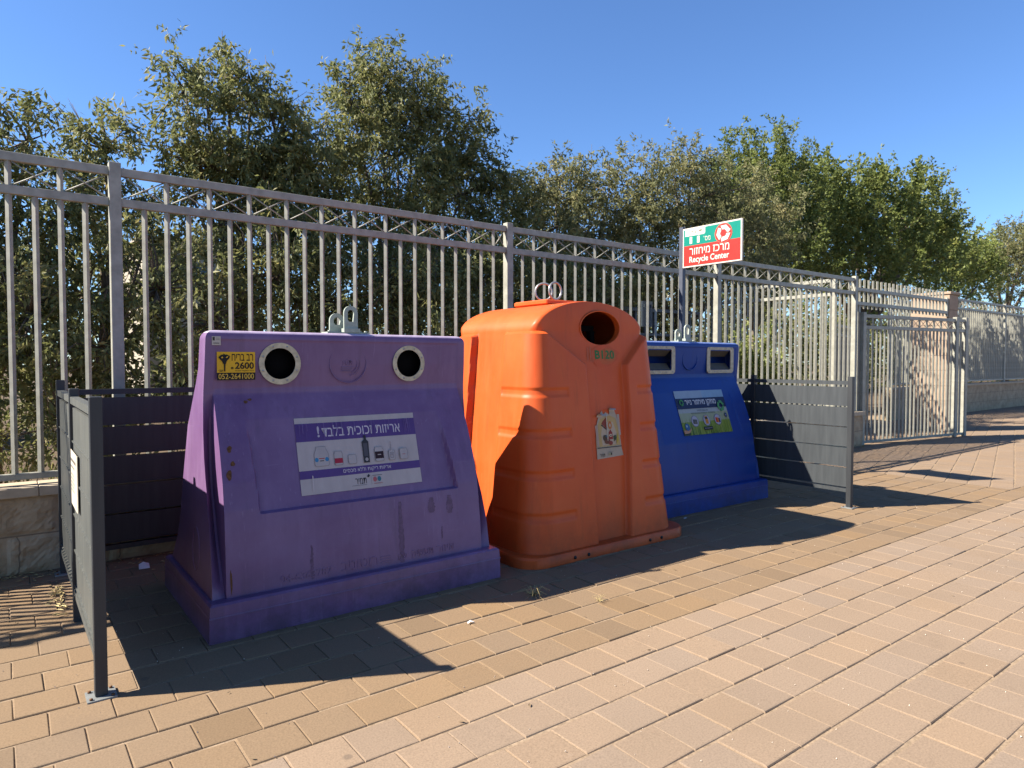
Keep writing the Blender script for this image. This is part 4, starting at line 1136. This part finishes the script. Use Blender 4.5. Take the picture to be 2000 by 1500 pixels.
Lf = M['leaf']
tree('olive_tree', 'sparse drooping tree at the far left edge above the left end of the fence', 9.2, (-.1, 9.3), [(0.12, 3.2, 0.61, 0.62), (0.28, 3.91, 0.34, 0.34, 0.45), (0.05, 2.09, 0.55, 0.67), (0.55, 3.1, 0.35, 0.42), (-0.8, 3.3, 0.7, 0.9), (-0.3, 4.19, 0.27, 0.3, 0.35)], Lf, 11, dens=.72, gap=.16)
tree('olive_tree', 'low narrow leafy tree directly behind the left fence post', 9.6, (1.0, 9.7), [(1.06, 4.07, 0.32, 0.42, 0.9), (0.85, 3.71, 0.18, 0.3, 0.7), (1.1, 3.3, 0.5, 0.45, 0.7), (0.85, 2.3, 0.55, 0.55, 0.7), (1.45, 2.9, 0.3, 0.45, 0.4)], Lf, 12, dens=.85, gap=.16)
tree('olive_tree', 'tall tree with upright tops rising left of the purple bin', 9.4, (2.6, 9.6), [(1.92, 4.9, 0.28, 0.3, 0.55), (2.2, 4.6, 0.39, 0.4, 0.85), (2.72, 4.87, 0.37, 0.38, 0.7), (3.05, 4.6, 0.33, 0.5, 0.8), (2.6, 4.29, 0.57, 0.5), (2.27, 3.99, 0.55, 0.5), (3.06, 3.9, 0.55, 0.75), (2.38, 3.15, .75, .6, .12), (3.19, 3.1, 0.75, 0.75), (2.0, 3.56, 0.32, 0.5, 0.4), (2.45, 5.2, 0.11, 0.28, 0.6)], Lf, 13, dens=.95)
tree('olive_tree', 'tallest spreading tree rising behind the orange bin', 9.7, (5.1, 9.9), [(3.65, 4.35, .4, .5, .6), (3.5, 3.7, .5, .6, .9), (4.25, 5.46, 0.41, 0.42, 0.8), (4.75, 5.63, 0.37, 0.48, 0.8), (5.35, 5.81, 0.39, 0.46, 0.85), (5.05, 5.24, 0.69, 0.6), (4.91, 4.71, 0.92, 0.8), (6.35, 5.28, 0.32, 0.6, 0.7), (6.05, 4.8, 0.55, 0.55, 0.9), (6.3, 4.31, 0.87, 0.8), (4.72, 3.56, 0.97, 0.85), (6.23, 3.3, 1.0, 0.8), (7.1, 4.22, 0.55, 0.6, 0.9), (3.9, 4.44, 0.37, 0.7, 0.7)], Lf, 14, dens=.9)
tree('olive_tree', 'lower greyish tree between the two tallest crowns', 9.9, (9.0, 10.1), [(8.5, 4.61, 0.52, 0.55, 0.8), (9.1, 4.92, 0.38, 0.45, 0.7), (9.93, 4.96, 0.47, 0.55, 0.8), (9.36, 4.02, 1.14, 0.9), (8.1, 3.84, 0.76, 0.8), (8.43, 3.0, 1.1, 0.9), (9.9, 3.0, 1.0, 0.9)], M['leaf_tan'], 15, dens=.68)
tree('olive_tree', 'brownish drooping tree directly behind the recycle center sign', 9.3, (11.5, 9.5), [(10.6, 4.58, 0.66, 0.7), (11.3, 4.93, 0.57, 0.7), (11.75, 5.59, 0.36, 0.6, 0.7), (12.6, 4.44, 1.14, 0.95), (14.3, 4.36, 1.04, 0.8), (11.28, 3.56, 1.23, 0.9), (13.2, 3.4, 1.4, 1.0), (12.2, 5.06, 0.66, 0.5), (10.2, 3.83, 0.66, 0.8)], M['leaf_tan'], 16, dens=.68)
GL = dict(L=.085, Wd=.030, droop=.15, per=16, spray=.34, upright=.55, gap=.24)
tree('carob_tree', 'dense round dark green tree, highest of the right-hand crowns', 11.5, (17.5, 11.7), [(17.6, 6.7, 1.2, 1.05, 1), (16.7, 6.05, 1.15, 1.15), (18.7, 6.74, 0.77, 0.9), (19.5, 5.97, 1.15, 1.3), (17.8, 5.11, 1.82, 1.2), (16.2, 5.11, 0.77, 0.9, 0.7), (17.5, 4.07, 2.11, 1.2, 0.8), (20.0, 4.76, 1.34, 1.2, 0.8)], M['leaf_green'], 17, dens=.50, trunk_r=.14, **GL)
GL2 = dict(GL); GL2.update(L=.11, Wd=.040, spray=.45)
tree('carob_tree', 'wide dense green tree leaning right, its edge against the open sky', 11.5, (23.5, 11.9), [(21.4, 6.42, 1.04, 1.0), (23.0, 6.81, 1.14, 0.95), (24.5, 6.73, 0.95, 1.1), (26.2, 6.81, 1.14, 1.4), (27.9, 7.43, 0.76, 1.1, 0.8), (29.6, 6.89, 0.85, 0.9, 0.7), (25.5, 5.72, 1.52, 1.2), (23.0, 5.25, 1.9, 1.4), (27.8, 5.56, 1.23, 1.1), (21.0, 5.09, 1.42, 1.4), (30.6, 7.67, 0.38, 0.5, 0.6), (24.5, 4.08, 3.23, 1.3, 0.7), (29.2, 5.72, 1.14, 1.2, 0.8)], M['leaf_green'], 18, dens=.27, trunk_r=.18, **GL2)
tree('bushy_tree', 'light green bushy tree above the stone pillar', 12.5, (33.0, 12.7), [(32.3, 6.1, 1.6, 1.3), (34.2, 5.6, 1.5, 1.2), (35.9, 5.9, 1.2, 1.0), (31.0, 5.3, 1.5, 1.2), (37, 5.1, 1.3, 1.1)], M['leaf_light'], 19, dens=.26, trunk_r=.16, **GL2)
tree('bushy_tree', 'yellowish hazy tree at the far right edge', 15, (50, 15.3), [(47.0, 7.2, 1.5, 1.3), (49.0, 8.2, 1.4, 1.3, .8), (51.5, 8.0, 2.0, 1.9), (50.0, 6.2, 2.6, 1.6), (55, 8.0, 2.2, 2.5), (45.0, 6.2, 1.6, 1.2, .8)], M['leaf_tan'], 20, dens=.17, trunk_r=.2, **GL2)
# dense lower growth along the back of the fence: one shrub every metre or two
SH = [(-.6, 8.3, .6, .9, .85, .8), (.55, 8.5, .62, .9, .95, .8), (1.7, 8.4, .7, 1.2, .9, 1.0), (3.1, 8.6, .8, 1.5, 1.0, 1.1), (4.6, 8.5, .85, 1.5, 1.1, 1.1), (6.2, 8.7, .95, 1.5, 1.1, 1.1), (7.9, 8.9, 1.0, 1.5, 1.1, 1.1), (9.6, 10.4, 1.1, 1.6, 1.2, 1.2), (11.2, 10.6, 1.0, 1.6, 1.1, 1.2)]
WH = ['at the far left behind the fence', 'behind the leftmost bars of the fence', 'behind the fence left of the purple bin', 'behind the left half of the purple bin', 'behind the right half of the purple bin', 'behind the gap between purple and orange bins', 'behind the orange bin', 'behind the fence left of the sign post', 'behind the fence right of the sign post']
for i, (x, y, rx, cz, _, rz) in enumerate(SH):
    tree('shrub', 'dark drooping shrub ' + WH[i], y, (x, y), [(x, cz, rx, rz * .9), (x + .3, cz + .75, rx * .8, rz * .7), (x - .3, cz + 1.1, rx * .6, rz * .6)], Lf, 30 + i, dens=(.34 if i == 2 else .62), cat='shrub', group='shrubs along the back of the fence', trunk_r=.03)
tree('hedge_bush', 'bright light green bush behind the fence above the right slat screen', 7.5, (10.9, 7.5), [(10.6, 1.0, .45, .62), (11.1, 1.15, .5, .6), (11.6, .95, .45, .55)], M['leaf_light'], 50, L=.06, Wd=.020, droop=.1, dens=1.7, cat='bush', group=None, trunk_r=.02, spray=.16, jit=.02)

rsw = np.random.RandomState(77)
nW = 9000
wx = rsw.uniform(-6, 75, nW); wy = 16 + rsw.uniform(0, 3, nW) + wx * .02; hmax = 3.4 + .8 * np.sin(wx * .7) + .5 * np.sin(wx * 1.9 + 1) + wx * .02
wz = rsw.rand(nW) ** .8 * hmax
Pw = np.stack([wx, wy, wz], 1); Dw = rsw.normal(0, 1, (nW, 3)); Dw[:, 2] += .4; Dw /= np.linalg.norm(Dw, axis=1, keepdims=True)
V, F, tn_ = make_leaves(rsw, Pw, Dw, 9, .20, .06, .3, .7, .15)
tag(np_mesh('woodland', V, F, M['leaf'], smooth=False, tint=tn_), 'dark band of trees and scrub far behind the fences', 'woodland', kind='stuff')

# ================================================================== SMALL THINGS
rs = random.Random(4)
t = thing('dry_grass_tuft', (2.70, 3.35, 0), 'small dry straw-coloured grass tuft growing from the paving at the shadow edge', 'weed')
mb = MB()
for k in range(42):
    a = rs.uniform(0, 6.28); l = rs.uniform(.04, .12); h = rs.uniform(.01, .07)
    mb.tube([(2.70, 3.35, 0), (2.70 + math.cos(a) * l * .5, 3.35 + math.sin(a) * l * .5, h), (2.70 + math.cos(a) * l, 3.35 + math.sin(a) * l, h * .5)], [.0012, .001, .0005], 4)
mb.build('blades', M['straw'], t)
for (gx_, gy_, nb_, lb_) in ((2.955, 3.02, 16, 'wisp of dry grass in a joint right of the bigger tuft'), (.25, 5.2, 22, 'straw-coloured weed against the outer foot of the left slat screen'), (12.0, 5.75, 20, 'dry weed at the end of the stone wall by the gate')):
    t = thing('dry_grass_tuft', (gx_, gy_, 0), lb_, 'weed'); mb = MB()
    for k in range(nb_):
        a = rs.uniform(0, 6.28); l = rs.uniform(.02, .06); h = rs.uniform(.01, .05)
        mb.tube([(gx_, gy_, 0), (gx_ + math.cos(a) * l * .5, gy_ + math.sin(a) * l * .5, h), (gx_ + math.cos(a) * l, gy_ + math.sin(a) * l, h * .5)], [.0012, .001, .0005], 4)
    mb.build('blades', M['straw'], t)
def litter(name, label, x, y, pts, z=.003, mat=None, cat='litter', grp=None):
    t = thing(name, (x, y, 0), label, cat, grp)
    mb = MB(); n = len(pts)
    V = [(x + p[0], y + p[1], z + p[2]) for p in pts]; mb.add(V + [(a, b, c + .0012) for a, b, c in V], [tuple(range(n - 1, -1, -1)), tuple(range(n, 2 * n))] + [(i, (i + 1) % n, n + (i + 1) % n, n + i) for i in range(n)])
    mb.build('sheet', mat or M['litter'], t)
litter('paper_scrap', 'crumpled white paper scrap on the shaded paving behind the purple bin corner', .80, 5.50, [(-.035, -.02, 0), (.035, -.024, 0), (.036, .02, .024), (0, .027, .038), (-.03, .02, .026)])
litter('paper_scrap', 'tiny white paper scrap on sunlit pavers in front of the purple bin', 2.12, 3.215, [(-.022, -.01, 0), (.0, -.004, .006), (.024, -.012, 0), (.012, .012, .008), (-.012, .008, .004)])
litter('paper_scrap', 'tiny white scrap in the shade before the blue bin', 5.19, 4.143, [(-.02, -.012, 0), (.02, -.008, .004), (.014, .012, .006), (-.014, .01, .0)])
# dead leaves drifted against the wall and pebbles: too many to count
rsn = np.random.RandomState(6)
n = 420
px = np.concatenate([rsn.uniform(-.6, .31, 130), rsn.uniform(.42, 6.8, 290)]); py = np.concatenate([5.84 - np.abs(rsn.normal(0, .10, 130)), 5.84 - np.abs(rsn.normal(0, .22, 290))])
py[:60] = rsn.normal(5.1, .25, 60); px[:60] = .29 - np.abs(rsn.normal(0, .04, 60))
a = rsn.rand(n) * 6.28; l = rsn.uniform(.012, .03, n); ww = l * .3; z = rsn.uniform(.003, .014, n)
V = np.stack([np.stack([px + np.cos(a) * l, py + np.sin(a) * l, z], 1), np.stack([px - np.sin(a) * ww, py + np.cos(a) * ww, z + .006], 1), np.stack([px - np.cos(a) * l, py - np.sin(a) * l, z + .002], 1), np.stack([px + np.sin(a) * ww, py - np.cos(a) * ww, z + .004], 1)], 1).reshape(-1, 3)
o = np_mesh('dead_leaves', V, np.arange(4 * n).reshape(-1, 4), M['straw'], smooth=False)
tag(o, 'scattered dry leaves along the foot of the wall', 'dead leaves', kind='stuff')
m_ = 260
qx = np.concatenate([rsn.uniform(.9, 2.8, 60), rsn.uniform(3.0, 4.7, 60), rsn.uniform(4.9, 6.8, 60), rsn.uniform(-1, 9, 80)])
qy = np.concatenate([3.77 - np.abs(rsn.normal(0, .05, 60)), 3.71 - np.abs(rsn.normal(0, .05, 60)), 4.22 - np.abs(rsn.normal(0, .06, 60)), rsn.uniform(1.5, 5.2, 80)])
a = rsn.rand(m_) * 6.28; l = rsn.uniform(.006, .018, m_); ww = l * .35; z = rsn.uniform(.003, .006, m_)
V = np.stack([np.stack([qx + np.cos(a) * l, qy + np.sin(a) * l, z], 1), np.stack([qx - np.sin(a) * ww, qy + np.cos(a) * ww, z + .003], 1), np.stack([qx - np.cos(a) * l, qy - np.sin(a) * l, z + .001], 1), np.stack([qx + np.sin(a) * ww, qy - np.cos(a) * ww, z + .002], 1)], 1).reshape(-1, 3)
tag(np_mesh('leaf_crumbs', V, np.arange(4 * m_).reshape(-1, 4), plain('brown_crumbs', (.16, .11, .06, 1), .9), smooth=False), 'small brown leaf crumbs around the feet of the bins', 'leaf crumbs', kind='stuff')
n = 420; px = rsn.uniform(-.3, 8, n); py = rsn.uniform(.8, 4.4, n); s = rsn.uniform(.0010, .0024, n)
T4 = np.array([(1, 1, 1), (1, -1, -1), (-1, 1, -1), (-1, -1, 1)])
V = (np.stack([px, py, np.full(n, .0025)], 1)[:, None, :] + T4[None] * s[:, None, None]).reshape(-1, 3)
F = (np.arange(n)[:, None, None] * 4 + np.array([(0, 1, 2), (0, 3, 1), (0, 2, 3), (1, 3, 2)])[None]).reshape(-1, 3)
o = np_mesh('grit', V, F, plain('pale_grit', (.66, .58, .48, 1), .9), smooth=False)
tag(o, 'loose pale grit scattered over the paving', 'grit', kind='stuff')
